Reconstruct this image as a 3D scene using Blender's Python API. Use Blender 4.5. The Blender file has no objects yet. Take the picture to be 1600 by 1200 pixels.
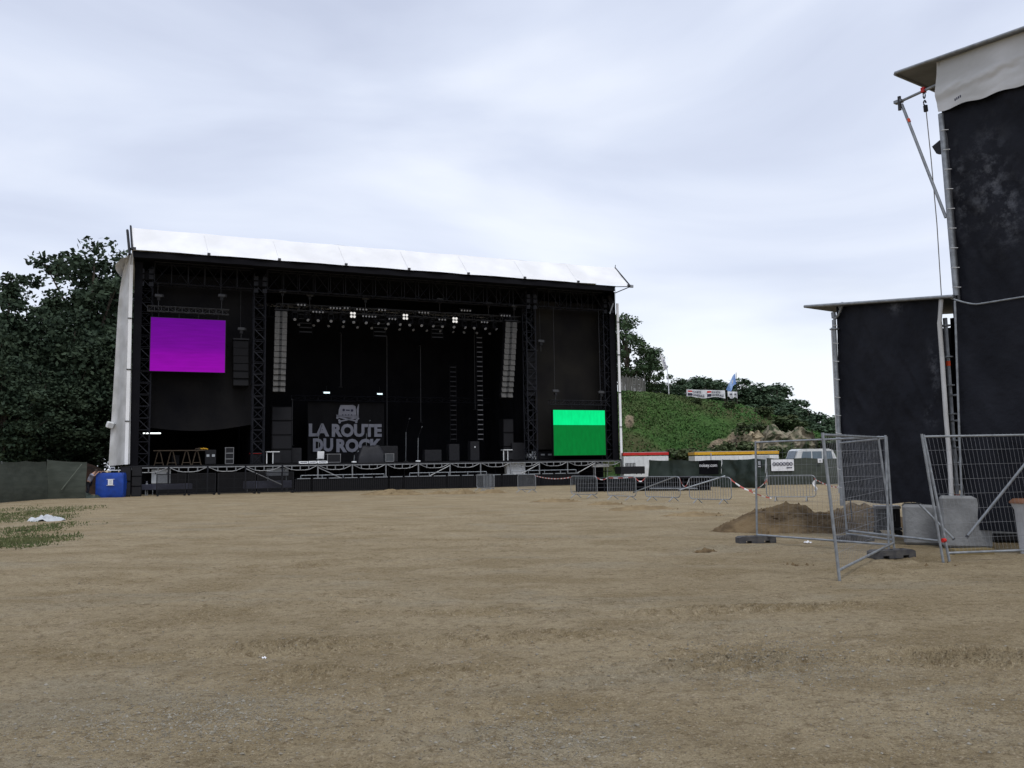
import bpy, math, random
import numpy as np
from mathutils import Vector, Matrix
R = math.radians
scene = bpy.context.scene
col = scene.collection

# ------------------------------------------------------------------ camera
EYE, PITCH, ROLL, FOC = 1.75, .0928, .0152, 1340.0      # focal length in px of a 1600 wide frame
_fw = Vector((0, math.cos(PITCH), math.sin(PITCH)))
_up0 = Vector((0, -math.sin(PITCH), math.cos(PITCH)))
_rt0 = Vector((1, 0, 0))
_rt = math.cos(ROLL)*_rt0 - math.sin(ROLL)*_up0
_up = math.sin(ROLL)*_rt0 + math.cos(ROLL)*_up0
cam_d = bpy.data.cameras.new('camera')
cam = bpy.data.objects.new('camera', cam_d); col.objects.link(cam)
cam_d.sensor_width = 36; cam_d.lens = 36*FOC/1600
cam_d.clip_start = .1; cam_d.clip_end = 6000
cam.matrix_world = Matrix(((_rt.x, _up.x, -_fw.x, 0), (_rt.y, _up.y, -_fw.y, 0), (_rt.z, _up.z, -_fw.z, EYE), (0, 0, 0, 1)))
scene.camera = cam
scene.render.resolution_x, scene.render.resolution_y = 1024, 768

# ------------------------------------------------------------------ sky, sun, exposure
SUN_EL, SUN_DIR = R(61), Vector((.30, -.70, 0)).normalized()
scene.view_settings.view_transform = 'Standard'; scene.view_settings.look = 'None'
scene.view_settings.exposure = .25; scene.view_settings.gamma = 1
W = bpy.data.worlds.new('World'); scene.world = W; W.use_nodes = True
nt = W.node_tree; nt.nodes.clear()
def N(t, **k):
    n = nt.nodes.new(t)
    for a, b in k.items(): setattr(n, a, b)
    return n
def L(a, b): nt.links.new(a, b)
out = N('ShaderNodeOutputWorld'); bg = N('ShaderNodeBackground'); L(bg.outputs[0], out.inputs[0])
bg.inputs['Strength'].default_value = .1
sky = N('ShaderNodeTexSky'); sky.sky_type = 'NISHITA'; sky.sun_disc = False
sky.sun_elevation = SUN_EL; sky.sun_rotation = math.atan2(SUN_DIR.x, SUN_DIR.y)
tc = N('ShaderNodeTexCoord')
mp = N('ShaderNodeMapping'); mp.inputs['Scale'].default_value = (1.0, 1.0, 3.4); mp.inputs['Location'].default_value = (3.3, 1.2, .45)
L(tc.outputs['Generated'], mp.inputs[0])
n1 = N('ShaderNodeTexNoise'); n1.inputs['Scale'].default_value = 1.9; n1.inputs['Detail'].default_value = 6; n1.inputs['Roughness'].default_value = .45; n1.inputs['Distortion'].default_value = .5
L(mp.outputs[0], n1.inputs['Vector'])
cr = N('ShaderNodeValToRGB'); L(n1.outputs['Fac'], cr.inputs[0])
e = cr.color_ramp.elements
e[0].position = .33; e[0].color = (.515, .565, .705, 1)
e[1].position = .68; e[1].color = (.79, .835, .935, 1)
m = e.new(.5); m.color = (.635, .69, .825, 1)
# bright strip of cloud low over the horizon
sx = N('ShaderNodeSeparateXYZ'); L(tc.outputs['Generated'], sx.inputs[0])
n2 = N('ShaderNodeTexNoise'); n2.inputs['Scale'].default_value = 3.2; n2.inputs['Detail'].default_value = 4
L(mp.outputs[0], n2.inputs['Vector'])
ad = N('ShaderNodeMath', operation='MULTIPLY_ADD'); L(n2.outputs['Fac'], ad.inputs[0]); ad.inputs[1].default_value = .26; L(sx.outputs['Z'], ad.inputs[2])
mr = N('ShaderNodeMapRange'); mr.interpolation_type = 'SMOOTHSTEP'; L(ad.outputs[0], mr.inputs[0])
mr.inputs[1].default_value = .22; mr.inputs[2].default_value = .36; mr.inputs[3].default_value = .85; mr.inputs[4].default_value = 0
mxr = N('ShaderNodeMapRange'); L(sx.outputs['X'], mxr.inputs[0]); mxr.inputs[1].default_value = -.45; mxr.inputs[2].default_value = .2; mxr.inputs[3].default_value = .45; mxr.inputs[4].default_value = 1
mm = N('ShaderNodeMath', operation='MULTIPLY'); L(mr.outputs[0], mm.inputs[0]); L(mxr.outputs[0], mm.inputs[1])
mx = N('ShaderNodeMix', data_type='RGBA'); L(mm.outputs[0], mx.inputs[0]); L(cr.outputs[0], mx.inputs[6]); mx.inputs[7].default_value = (.88, .925, .975, 1)
sc = N('ShaderNodeVectorMath', operation='SCALE'); L(mx.outputs[2], sc.inputs[0]); sc.inputs['Scale'].default_value = 10
m2 = N('ShaderNodeMix', data_type='RGBA'); m2.inputs[0].default_value = .93; L(sky.outputs[0], m2.inputs[6]); L(sc.outputs[0], m2.inputs[7])
L(m2.outputs[2], bg.inputs['Color'])
sun_d = bpy.data.lights.new('sun', 'SUN'); sun_d.energy = 1.5; sun_d.angle = R(25); sun_d.color = (1, .98, .955)
sun = bpy.data.objects.new('sun', sun_d); col.objects.link(sun)
sdir = Vector((SUN_DIR.x*math.cos(SUN_EL), SUN_DIR.y*math.cos(SUN_EL), math.sin(SUN_EL)))
sun.rotation_euler = (-sdir).to_track_quat('-Z', 'Y').to_euler(); sun.location = (20, -40, 60)

# ------------------------------------------------------------------ measuring helpers
def ray(x, y):
    return _fw + _rt*((x-800)/FOC) - _up*((y-600)/FOC)
def onground(x, y, z=0.0):
    d = ray(x, y); t = (z-EYE)/d.z
    return Vector((d.x*t, d.y*t, z))
def atY(x, y, Y):
    d = ray(x, y); t = Y/d.y
    return Vector((d.x*t, Y, EYE+d.z*t))
def onplane(x, y, P, n):
    d = ray(x, y); o = Vector((0, 0, EYE)); t = (P-o).dot(n)/d.dot(n)
    return o+d*t
def project(P):
    d = Vector(P)-Vector((0, 0, EYE)); z = d.dot(_fw)
    return 800+FOC*d.dot(_rt)/z, 600-FOC*d.dot(_up)/z
# stage frame: u along the front, v away from the audience, z up
SA, SANG = Vector((-25.79, 57.69, 0)), .3917
SU = Vector((math.cos(SANG), math.sin(SANG), 0)); SV = Vector((-math.sin(SANG), math.cos(SANG), 0))
SW, DECK = 37.66, 2.0
def S(u, v, z=0.0): return SA+SU*u+SV*v+Vector((0, 0, z))
def sp(x, y, v):
    P = onplane(x, y, SA+SV*v, SV)
    return (P-SA).dot(SU), P.z
def su(x, v, z=DECK):
    lo, hi = -20.0, 60.0
    for _ in range(40):
        m_ = (lo+hi)/2
        if project(S(m_, v, z))[0] < x: lo = m_
        else: hi = m_
    return lo
# facade frame of the side tower on the right
FD, FN = Vector((.565, -.825, 0)), Vector((.825, .565, 0))
FP0 = atY(1490, 700, 17.0); FP0.z = 0
FANG = math.atan2(FD.y, FD.x)
def fp(x, y, v=0.0):
    P = onplane(x, y, FP0+FN*v, FN)
    return (P-FP0).dot(FD), P.z

# ------------------------------------------------------------------ numpy noise
_rng = np.random.RandomState(7)
_tab = _rng.rand(256, 256)
def vnoise(x, y):
    xi = np.floor(x).astype(int); yi = np.floor(y).astype(int)
    fx = x-xi; fy = y-yi; fx = fx*fx*(3-2*fx); fy = fy*fy*(3-2*fy)
    a = _tab[xi & 255, yi & 255]; b = _tab[(xi+1) & 255, yi & 255]
    c = _tab[xi & 255, (yi+1) & 255]; d = _tab[(xi+1) & 255, (yi+1) & 255]
    return (a*(1-fx)+b*fx)*(1-fy)+(c*(1-fx)+d*fx)*fy
def fbm(x, y, o=4):
    x = np.asarray(x, float); y = np.asarray(y, float); s = 0; a = .5
    for i in range(o):
        s = s+a*(vnoise(x+17.3*i, y+9.1*i)-.5); x = x*2.03; y = y*2.03; a *= .5
    return s
def sm(a, b, x):
    t = np.clip((x-a)/(b-a), 0, 1); return t*t*(3-2*t)

# ------------------------------------------------------------------ materials
MATS = {}
def mat(name, c, rough=.7, metal=0.0, c2=None, scale=3.0, detail=5, bump=0.0, bscale=40.0, lo=.35, hi=.65, stretch=None, spec=.3, trans=0):
    if name in MATS: return MATS[name]
    m = bpy.data.materials.new(name); m.use_nodes = True; t = m.node_tree; b = t.nodes['Principled BSDF']
    b.inputs['Base Color'].default_value = (*c, 1); b.inputs['Roughness'].default_value = rough; b.inputs['Metallic'].default_value = metal
    b.inputs['Specular IOR Level'].default_value = spec
    co = t.nodes.new('ShaderNodeTexCoord'); v = co.outputs['Object']
    if stretch:
        mpn = t.nodes.new('ShaderNodeMapping'); mpn.inputs['Scale'].default_value = stretch; t.links.new(v, mpn.inputs[0]); v = mpn.outputs[0]
    if c2 is None: c2 = tuple(x*.8 for x in c)
    n = t.nodes.new('ShaderNodeTexNoise'); n.inputs['Scale'].default_value = scale; n.inputs['Detail'].default_value = detail
    t.links.new(v, n.inputs['Vector'])
    r = t.nodes.new('ShaderNodeMapRange'); r.inputs[1].default_value = lo; r.inputs[2].default_value = hi; t.links.new(n.outputs['Fac'], r.inputs[0])
    x = t.nodes.new('ShaderNodeMix'); x.data_type = 'RGBA'; x.inputs[6].default_value = (*c, 1); x.inputs[7].default_value = (*c2, 1)
    t.links.new(r.outputs[0], x.inputs[0]); t.links.new(x.outputs[2], b.inputs['Base Color'])
    if bump:
        n_ = t.nodes.new('ShaderNodeTexNoise'); n_.inputs['Scale'].default_value = bscale; n_.inputs['Detail'].default_value = 6; t.links.new(v, n_.inputs['Vector'])
        bp = t.nodes.new('ShaderNodeBump'); bp.inputs['Strength'].default_value = bump; bp.inputs['Distance'].default_value = .05
        t.links.new(n_.outputs['Fac'], bp.inputs['Height']); t.links.new(bp.outputs[0], b.inputs['Normal'])
    if trans:
        b.inputs['Transmission Weight'].default_value = trans
    MATS[name] = m; return m
def emis(name, c, s=1.0):
    if name in MATS: return MATS[name]
    m = bpy.data.materials.new(name); m.use_nodes = True; b = m.node_tree.nodes['Principled BSDF']
    b.inputs['Base Color'].default_value = (.02, .02, .02, 1); b.inputs['Emission Color'].default_value = (*c, 1); b.inputs['Emission Strength'].default_value = s
    MATS[name] = m; return m
BLACKCLOTH = mat('black_cloth', (.005, .005, .007), .9, c2=(.008, .008, .010), scale=.6, spec=.1)
WINGCLOTH = mat('wing_gauze', (.009, .0085, .009), .9, c2=(.017, .0155, .0135), scale=.35, spec=.1)
TARP = mat('black_tarpaulin', (.009, .0095, .013), .6, c2=(.016, .0165, .021), scale=1.3, bump=.25, bscale=5, spec=.3)
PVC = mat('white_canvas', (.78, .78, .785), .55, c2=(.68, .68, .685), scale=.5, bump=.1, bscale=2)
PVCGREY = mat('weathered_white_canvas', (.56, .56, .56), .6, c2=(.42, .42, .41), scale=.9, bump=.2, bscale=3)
ALU = mat('aluminium', (.27, .275, .28), .5, .4, c2=(.19, .195, .20), scale=6)
GALV = mat('galvanised_steel', (.30, .32, .34), .5, .4, c2=(.20, .212, .225), scale=9)
WIRE = mat('galvanised_wire', (.26, .27, .29), .5, .4)
TRUSS = mat('dark_truss', (.013, .014, .020), .6, .2, c2=(.008, .0085, .012), scale=4)
DULL = mat('dull_steel', (.06, .061, .066), .55, .3, c2=(.04, .041, .045), scale=6)
STEELB = mat('black_steel', (.006, .006, .008), .6, .1)
SPK = mat('speaker_black', (.006, .006, .0075), .7, spec=.15)
GRILLE = mat('grey_grille', (.095, .092, .087), .6, .1, c2=(.065, .063, .06), scale=8)
TRIM = mat('case_edging', (.20, .20, .205), .5, .3)
CASE = mat('flight_case_black', (.006, .006, .008), .7, c2=(.010, .010, .0125), scale=7)
DECKM = mat('stage_ply', (.012, .0115, .011), .7)
WOOD = mat('trestle_wood', (.075, .056, .038), .7, c2=(.05, .037, .025), scale=9)
WHITEP = mat('white_paint', (.70, .71, .71), .5, c2=(.58, .59, .59), scale=3)
GREYP = mat('grey_panel', (.40, .42, .44), .6)
RED = mat('red_paint', (.55, .025, .02), .5)
ORANGE = mat('orange_band', (.75, .08, .02), .5)
CONC = mat('concrete', (.27, .275, .275), .85, c2=(.17, .172, .17), scale=2.2, bump=.3, bscale=14)
RUBBER = mat('black_rubber_base', (.045, .045, .05), .8, c2=(.09, .085, .08), scale=9, bump=.3)
BLUE = mat('blue_plastic', (.012, .055, .32), .35, c2=(.010, .04, .22), scale=2.5, bump=.3, bscale=4)
GREENMESH = mat('green_windbreak', (.036, .043, .034), .85, c2=(.052, .060, .048), scale=1.1, stretch=(1, 1, 4), bump=.2, bscale=5)
GREENTARP = mat('dark_green_tarpaulin', (.016, .025, .019), .5, c2=(.028, .040, .030), scale=1.1, bump=.3, bscale=4)
PAPER = mat('paper', (.78, .78, .80), .7)
INK = mat('ink', (.03, .03, .06), .7)
TEXTGREY = mat('backdrop_print', (.33, .33, .375), .8, c2=(.27, .27, .31), scale=2)
BACKDROP = mat('backdrop_cloth', (.009, .0085, .010), .9)
SKIN = mat('skin', (.45, .27, .19), .5)
BARK = mat('bark', (.055, .042, .032), .9, c2=(.09, .075, .06), scale=5, bump=.5, bscale=9)
YEL = mat('yellow_paint', (.66, .36, .015), .5, c2=(.55, .29, .015), scale=4)
GLASS = mat('vehicle_glass', (.10, .14, .18), .12, spec=.6)
TYRE = mat('tyre_rubber', (.02, .02, .02), .8)
LENS = emis('blinder_lamp', (1, .97, .93), .7)
TUBE = emis('lit_tube', (.95, 1, 1), 2.2)
TUBE2 = emis('lit_worklight', (.75, .95, 1), 1.3)
LENSDIM = mat('lamp_lens', (.30, .31, .34), .25, spec=.8)

# ------------------------------------------------------------------ mesh building
class MB:
    def __init__(s): s.v = []; s.f = []; s.m = []; s.mats = []; s.sm = []
    def mi(s, m):
        if m not in s.mats: s.mats.append(m)
        return s.mats.index(m)
    def add(s, vs, fs, m, smooth=False):
        o = len(s.v); i = s.mi(m)
        s.v += [tuple(v) for v in vs]; s.f += [tuple(o+k for k in f) for f in fs]; s.m += [i]*len(fs); s.sm += [smooth]*len(fs)
        return s
    def box(s, c, d, m, rz=0, rx=0, ry=0, bev=0):
        x, y, z = d[0]/2, d[1]/2, d[2]/2
        M_ = Matrix.Rotation(rz, 3, 'Z') @ Matrix.Rotation(ry, 3, 'Y') @ Matrix.Rotation(rx, 3, 'X')
        c = Vector(c)
        if bev:
            vs = []; b = bev
            for sz in (-1, 1):
                for (px_, py_) in ((-x+b, -y), (x-b, -y), (x, -y+b), (x, y-b), (x-b, y), (-x+b, y), (-x, y-b), (-x, -y+b)):
                    vs.append(c+M_ @ Vector((px_, py_, sz*(z-b))))
            for sz in (-1, 1):
                for (px_, py_) in ((-x+b, -y+b), (x-b, -y+b), (x-b, y-b), (-x+b, y-b)):
                    vs.append(c+M_ @ Vector((px_, py_, sz*z)))
            fs = [(i, (i+1) % 8, 8+(i+1) % 8, 8+i) for i in range(8)]
            mp_ = [0, 0, 1, 1, 2, 2, 3, 3]; tp = (20, 21, 22, 23); bt = (16, 17, 18, 19)
            idx = [0, 1, 1, 2, 2, 3, 3, 0]
            for i in range(8):
                a, b_ = idx[i], idx[(i+1) % 8]
                if a == b_:
                    fs += [(8+i, 8+(i+1) % 8, tp[a]), (i, bt[a], (i+1) % 8)]
                else:
                    fs += [(8+i, 8+(i+1) % 8, tp[b_], tp[a]), (i, bt[a], bt[b_], (i+1) % 8)]
            fs += [tp, bt[::-1]]
            return s.add(vs, fs, m)
        vs = [c+M_ @ Vector((a, b, e)) for e in (-z, z) for a, b in ((-x, -y), (x, -y), (x, y), (-x, y))]
        return s.add(vs, [(3, 2, 1, 0), (4, 5, 6, 7), (0, 1, 5, 4), (1, 2, 6, 5), (2, 3, 7, 6), (3, 0, 4, 7)], m)
    def tube(s, pts, r, m, n=6, cap=True):
        pts = [Vector(p) for p in pts]; rs = r if isinstance(r, (list, tuple)) else [r]*len(pts)
        vs = []; fs = []
        for i, p in enumerate(pts):
            t = (pts[min(i+1, len(pts)-1)]-pts[max(i-1, 0)]).normalized()
            a = t.cross(Vector((0, 0, 1)))
            if a.length < .05: a = t.cross(Vector((0, 1, 0)))
            a.normalize(); b = t.cross(a)
            for k in range(n):
                w = 2*math.pi*k/n; vs.append(p+(a*math.cos(w)+b*math.sin(w))*rs[i])
        for i in range(len(pts)-1):
            for k in range(n): fs.append((i*n+k, i*n+(k+1) % n, (i+1)*n+(k+1) % n, (i+1)*n+k))
        s.add(vs, fs, m, n >= 6)
        if cap:
            o = len(vs); 
            s.add([vs[k] for k in range(n)], [tuple(range(n))[::-1]], m); s.add([vs[o-n+k] for k in range(n)], [tuple(range(n))], m)
        return s
    def bar(s, p, q, r, m, n=5): return s.tube([p, q], r, m, n)
    def sheet(s, fn, nu, nv, m, smooth=True, thick=None):
        vs = [Vector(fn(i/nu, j/nv)) for j in range(nv+1) for i in range(nu+1)]
        fs = [(j*(nu+1)+i, j*(nu+1)+i+1, (j+1)*(nu+1)+i+1, (j+1)*(nu+1)+i) for j in range(nv) for i in range(nu)]
        return s.add(vs, fs, m, smooth)
    def prism(s, poly, axis_fn, d0, d1, m):
        n = len(poly)
        vs = [axis_fn(a, b, d0) for a, b in poly]+[axis_fn(a, b, d1) for a, b in poly]
        fs = [tuple(range(n))[::-1], tuple(range(n, 2*n))]+[(i, (i+1) % n, n+(i+1) % n, n+i) for i in range(n)]
        return s.add(vs, fs, m)
    def lattice(s, p, q, w, h, n, r, m, side=None, rd=None):
        p = Vector(p); q = Vector(q); t = (q-p).normalized(); rd = rd or r*.7
        a = Vector(side) if side else (Vector((0, 1, 0)) if abs(t.z) > .7 else Vector((0, 0, 1)).cross(t).normalized())
        b = t.cross(a).normalized()
        cs = [a*(w/2)*i+b*(h/2)*j for i, j in ((-1, -1), (1, -1), (1, 1), (-1, 1))]
        for c in cs: s.bar(p+c, q+c, r, m, 4)
        for k in range(n):
            f0 = p+(q-p)*(k/n); f1 = p+(q-p)*((k+1)/n)
            for j in range(4):
                c0, c1 = cs[j], cs[(j+1) % 4]
                if (k+j) % 2: c0, c1 = c1, c0
                s.bar(f0+c0, f1+c1, rd, m, 3); s.bar(f0+cs[j], f0+cs[(j+1) % 4], rd, m, 3)
        return s
    def text(s, txt, size, c, m, tf, bold=.0, ext=.004, align='CENTER', sx=1.0):
        cu = bpy.data.curves.new('t', 'FONT'); cu.body = txt; cu.size = size; cu.align_x = align; cu.align_y = 'CENTER'
        cu.offset = bold; cu.extrude = ext; cu.resolution_u = 3
        o = bpy.data.objects.new('t', cu); col.objects.link(o)
        dg = bpy.context.evaluated_depsgraph_get(); me = bpy.data.meshes.new_from_object(o.evaluated_get(dg))
        vs = [tf(v.co.x*sx+c[0], v.co.y+c[1], v.co.z) for v in me.vertices]; fs = [tuple(p.vertices) for p in me.polygons]
        bpy.data.objects.remove(o); bpy.data.curves.remove(cu); bpy.data.meshes.remove(me)
        return s.add(vs, fs, m)
    def build(s, name, parent=None, loc=(0, 0, 0), rotz=0, shift=None):
        me = bpy.data.meshes.new(name); me.from_pydata(s.v, [], s.f)
        for m_ in s.mats: me.materials.append(m_)
        me.polygons.foreach_set('material_index', s.m); me.polygons.foreach_set('use_smooth', s.sm); me.update()
        o = bpy.data.objects.new(name, me); col.objects.link(o)
        if parent: o.parent = parent
        o.location = loc; o.rotation_euler = (0, 0, rotz)
        return o
def tag(o, label=None, cat=None, group=None, kind=None):
    if label: o['label'] = label
    if cat: o['category'] = cat
    if group: o['group'] = group
    if kind: o['kind'] = kind
    return o
def thing(name, label, cat, loc=(0, 0, 0), rotz=0, group=None):
    o = bpy.data.objects.new(name, None); col.objects.link(o); o.empty_display_size = .3
    o.location = loc; o.rotation_euler = (0, 0, rotz)
    return tag(o, label, cat, group)
def dup(root, loc, rotz=None, label=None, scale=None):
    r = root.copy(); col.objects.link(r); r.location = loc
    if rotz is not None: r.rotation_euler = (0, 0, rotz)
    if scale: r.scale = scale
    if label: r['label'] = label
    for ch in list(root.children):
        c = ch.copy(); col.objects.link(c); c.parent = r
        for g in list(ch.children):
            d = g.copy(); col.objects.link(d); d.parent = c
    return r
def npmesh(name, V, Fq, mats, smooth=True):
    me = bpy.data.meshes.new(name); me.vertices.add(len(V)); me.vertices.foreach_set('co', np.asarray(V, np.float32).ravel())
    Fq = np.asarray(Fq, np.int32); k = Fq.shape[1]
    me.loops.add(Fq.size); me.loops.foreach_set('vertex_index', Fq.ravel())
    me.polygons.add(len(Fq)); me.polygons.foreach_set('loop_start', np.arange(0, Fq.size, k, dtype=np.int32))
    me.polygons.foreach_set('loop_total', np.full(len(Fq), k, np.int32))
    me.polygons.foreach_set('use_smooth', np.full(len(Fq), smooth))
    me.update(calc_edges=True)
    for m_ in mats: me.materials.append(m_)
    return me
def link(name, me, parent=None, loc=(0, 0, 0)):
    o = bpy.data.objects.new(name, me); col.objects.link(o); o.location = loc
    if parent: o.parent = parent
    return o
def gridfaces(nx, ny):
    i, j = np.meshgrid(np.arange(nx-1), np.arange(ny-1)); a = (j*nx+i).ravel()
    return np.stack([a, a+1, a+nx+1, a+nx], 1)

# ================================================================== THE SETTING
# ------------------------------------------------------------------ ground
def ground_mat():
    m = bpy.data.materials.new('dirt_ground'); m.use_nodes = True; t = m.node_tree; b = t.nodes['Principled BSDF']
    b.inputs['Roughness'].default_value = .95; b.inputs['Specular IOR Level'].default_value = .12
    co = t.nodes.new('ShaderNodeTexCoord').outputs['Object']
    def noise(s, d=6, st=None, r=.6, dist=0):
        v = co
        if st:
            q = t.nodes.new('ShaderNodeMapping'); q.inputs['Scale'].default_value = st; q.inputs['Rotation'].default_value = (0, 0, .25); t.links.new(v, q.inputs[0]); v = q.outputs[0]
        n = t.nodes.new('ShaderNodeTexNoise'); n.inputs['Scale'].default_value = s; n.inputs['Detail'].default_value = d; n.inputs['Roughness'].default_value = r
        n.inputs['Distortion'].default_value = dist
        t.links.new(v, n.inputs['Vector']); return n.outputs['Fac']
    def rng_(f, a, b_, c=0, d=1):
        r = t.nodes.new('ShaderNodeMapRange'); r.inputs[1].default_value = a; r.inputs[2].default_value = b_; r.inputs[3].default_value = c; r.inputs[4].default_value = d
        t.links.new(f, r.inputs[0]); return r.outputs[0]
    def mix(f, a, b_):
        x = t.nodes.new('ShaderNodeMix'); x.data_type = 'RGBA'; t.links.new(f, x.inputs[0])
        for k, q in ((6, a), (7, b_)):
            if isinstance(q, tuple): x.inputs[k].default_value = (*q, 1)
            else: t.links.new(q, x.inputs[k])
        return x.outputs[2]
    c = mix(rng_(noise(.16, 5), .38, .62), (.385, .308, .190), (.435, .352, .222))
    c = mix(rng_(noise(.55, 7, (1, 1.6, 1)), .44, .60), c, (.315, .245, .140))            # damp brown
    c = mix(rng_(noise(.33, 6, (.7, 1.7, 1), .65, .6), .53, .63, 0, .55), c, (.37, .325, .235))    # grey gravelly
    c = mix(rng_(noise(.85, 8, None, .7), .57, .70, 0, .7), c, (.50, .41, .28))            # pale dry crust
    c = mix(rng_(noise(3.2, 7, (1, 1.5, 1), .75), .52, .64, 0, .6), c, (.205, .155, .085))
    c = mix(rng_(noise(9, 6, None, .8), .50, .66, 0, .85), c, (.175, .127, .068))
    c = mix(rng_(noise(30, 5, None, .8), .54, .66, 0, .9), c, (.58, .48, .34))            # grit
    c = mix(rng_(noise(48, 4, None, .8), .54, .66, 0, .9), c, (.12, .088, .05))
    t.links.new(c, b.inputs['Base Color'])
    ad1 = t.nodes.new('ShaderNodeMath'); ad1.operation = 'MULTIPLY_ADD'; t.links.new(noise(9, 8, None, .7), ad1.inputs[0]); ad1.inputs[1].default_value = 1.4; t.links.new(noise(55, 4), ad1.inputs[2])
    bp = t.nodes.new('ShaderNodeBump'); bp.inputs['Strength'].default_value = 1.0; bp.inputs['Distance'].default_value = .06
    t.links.new(ad1.outputs[0], bp.inputs['Height']); t.links.new(bp.outputs[0], b.inputs['Normal'])
    return m
GROUND = ground_mat()
def gheight(X, Y):
    near = 1-sm(18, 60, np.abs(Y))
    h = .05*fbm(X*.35, Y*.35, 3)+.05*fbm(X*1.7+3, Y*1.7, 4)*(.12+.88*near)
    rough = sm(.02, .16, fbm(X*.45+40, Y*.45+11, 3))
    h = h+near*(.055*fbm(X*6, Y*6, 4))*(.35+1.3*rough)
    # tyre tracks crossing in front of the camera
    def track(cy, slope, x0, x1, w, amp, ph, lean):
        c = cy+slope*X+.15*np.sin(X*.7+ph)
        d = Y-c; m_ = np.exp(-(d/w)**4)*sm(x0, x0+1.2, X)*(1-sm(x1-1.5, x1, X))*(.35+.9*sm(-.12, .10, fbm(X*.9+ph, Y*.9, 2)))
        return m_*amp*(1.9*np.clip(np.sin(2*math.pi*(X+lean*2.2*np.abs(d)+.03*np.sin(X*9))/.31), -.2, 1)**1-.2)
    h = h+track(8.7, .06, -4.2, 1.6, .34, .034, 1, .7)+track(8.2, -.10, .8, 5.6, .36, .034, 2.4, -.8)+track(7.6, .05, -3.0, 3.2, .3, .024, 4.4, .8)+track(10.3, .04, -2.5, 5, .3, .024, 3.1, .6)
    return h*(1-sm(90, 150, np.abs(Y)))
ty = [3.4]
while ty[-1] < 130: ty.append(ty[-1]*1.0046+.002)
rows = np.array([-4000, -600, -60, -8, 0, 2]+ty+[160, 220, 350, 700, 1500, 4000], float)
cols = np.concatenate([[-400, -60, -12, -4, -2, -1.2, -.95], np.linspace(-.82, .82, 660), [.95, 1.2, 2, 4, 12, 60, 400]])
TT, YY = np.meshgrid(cols, rows); XX = TT*np.clip(YY, 3.4, 60) + np.where(YY > 60, TT*(np.clip(YY, 60, 130)-60)*(np.abs(TT) < 3), 0)
ZZ = gheight(XX, YY)
V = np.stack([XX, YY, ZZ], -1).reshape(-1, 3)
g = link('ground', npmesh('ground', V, gridfaces(len(cols), len(rows)), [GROUND])); tag(g, kind='structure')

# loose stones lying on the near ground
rs = np.random.RandomState(3)
cl_ = [(330, 1120, 110, 26, 3000), (110, 1150, 120, 30, 900), (1215, 1030, 90, 20, 2600), (850, 1150, 110, 24, 1300), (1480, 1110, 130, 40, 800), (520, 1060, 300, 40, 1200), (800, 1000, 700, 110, 2500)]
q_ = np.concatenate([np.stack([x+rs.normal(size=n_)*wx, y+rs.normal(size=n_)*wy], -1) for x, y, wx, wy, n_ in cl_])
q_ = q_[(q_[:, 1] > 840) & (q_[:, 1] < 1260)]
gg = np.array([[*(onground(a_, b_))][:2] for a_, b_ in q_]); sxs, d_ = gg[:, 0]+rs.normal(size=len(gg))*.05, gg[:, 1]+rs.normal(size=len(gg))*.1; nst = len(gg)
rad = .0035+.004*rs.rand(nst)+.011*rs.rand(nst)**14
octa = np.array([[1, 0, 0], [0, 1, 0], [-1, 0, 0], [0, -1, 0], [0, 0, 1], [0, 0, -1.]])
of = np.array([[0, 1, 4], [1, 2, 4], [2, 3, 4], [3, 0, 4], [1, 0, 5], [2, 1, 5], [3, 2, 5], [0, 3, 5]])
sv = octa[None]*(rad[:, None, None]*(.6+.8*rs.rand(nst, 6, 3))); sv[:, :, 2] *= .7
sv += np.stack([sxs, d_, gheight(sxs, d_)+rad*.2], -1)[:, None, :]
sf = (np.arange(nst)[:, None, None]*6+of[None]).reshape(-1, 3)
STONE = mat('loose_stone', (.27, .25, .205), .9, c2=(.15, .13, .095), scale=12, lo=.4, hi=.6)
tag(link('loose_stones', npmesh('loose_stones', sv.reshape(-1, 3), sf, [STONE], False)), 'small loose stones and grit scattered over the dirt ground', 'stones', kind='stuff')

# grass patch at the far left
GRASS = mat('grass_blade', (.065, .088, .028), .8, c2=(.12, .125, .05), scale=.8)
ng = 60000
px_ = rs.rand(ng)*215-45; py_ = 778+rs.rand(ng)**1.0*92
pts = []
for a, b in zip(px_, py_):
    t_ = (EYE)/-(ray(a, b).z); d = ray(a, b); pts.append((d.x*t_, d.y*t_))
pts = np.array(pts)
cov = fbm(pts[:, 0]*.35+2, pts[:, 1]*.22+7, 4)-.22*sm(40, 165, px_)+.05-.10*np.abs((py_-822)/45)**2
cov += .14*np.exp(-((py_-793)/7)**2)+.16*np.exp(-((py_-846)/13)**2)*(px_ < 130)
pts = pts[cov > rs.rand(ng)*.55-.02]; ng = len(pts)
hgt = .03+.06*rs.rand(ng); az = rs.rand(ng)*6.28; wd = .012+.02*rs.rand(ng)
cx, sy = np.cos(az)*wd, np.sin(az)*wd
z0 = gheight(pts[:, 0], pts[:, 1])-.01
lean = (rs.rand(ng, 2)-.5)*.07
gv = np.stack([np.stack([pts[:, 0]-cx, pts[:, 1]-sy, z0], -1), np.stack([pts[:, 0]+cx, pts[:, 1]+sy, z0], -1), np.stack([pts[:, 0]+lean[:, 0], pts[:, 1]+lean[:, 1], z0+hgt], -1)], 1)
tag(link('grass', npmesh('grass', gv.reshape(-1, 3), np.arange(ng*3).reshape(-1, 3), [GRASS], False)), 'thin patchy grass on the dirt by the green fence', 'grass', kind='stuff')

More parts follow.
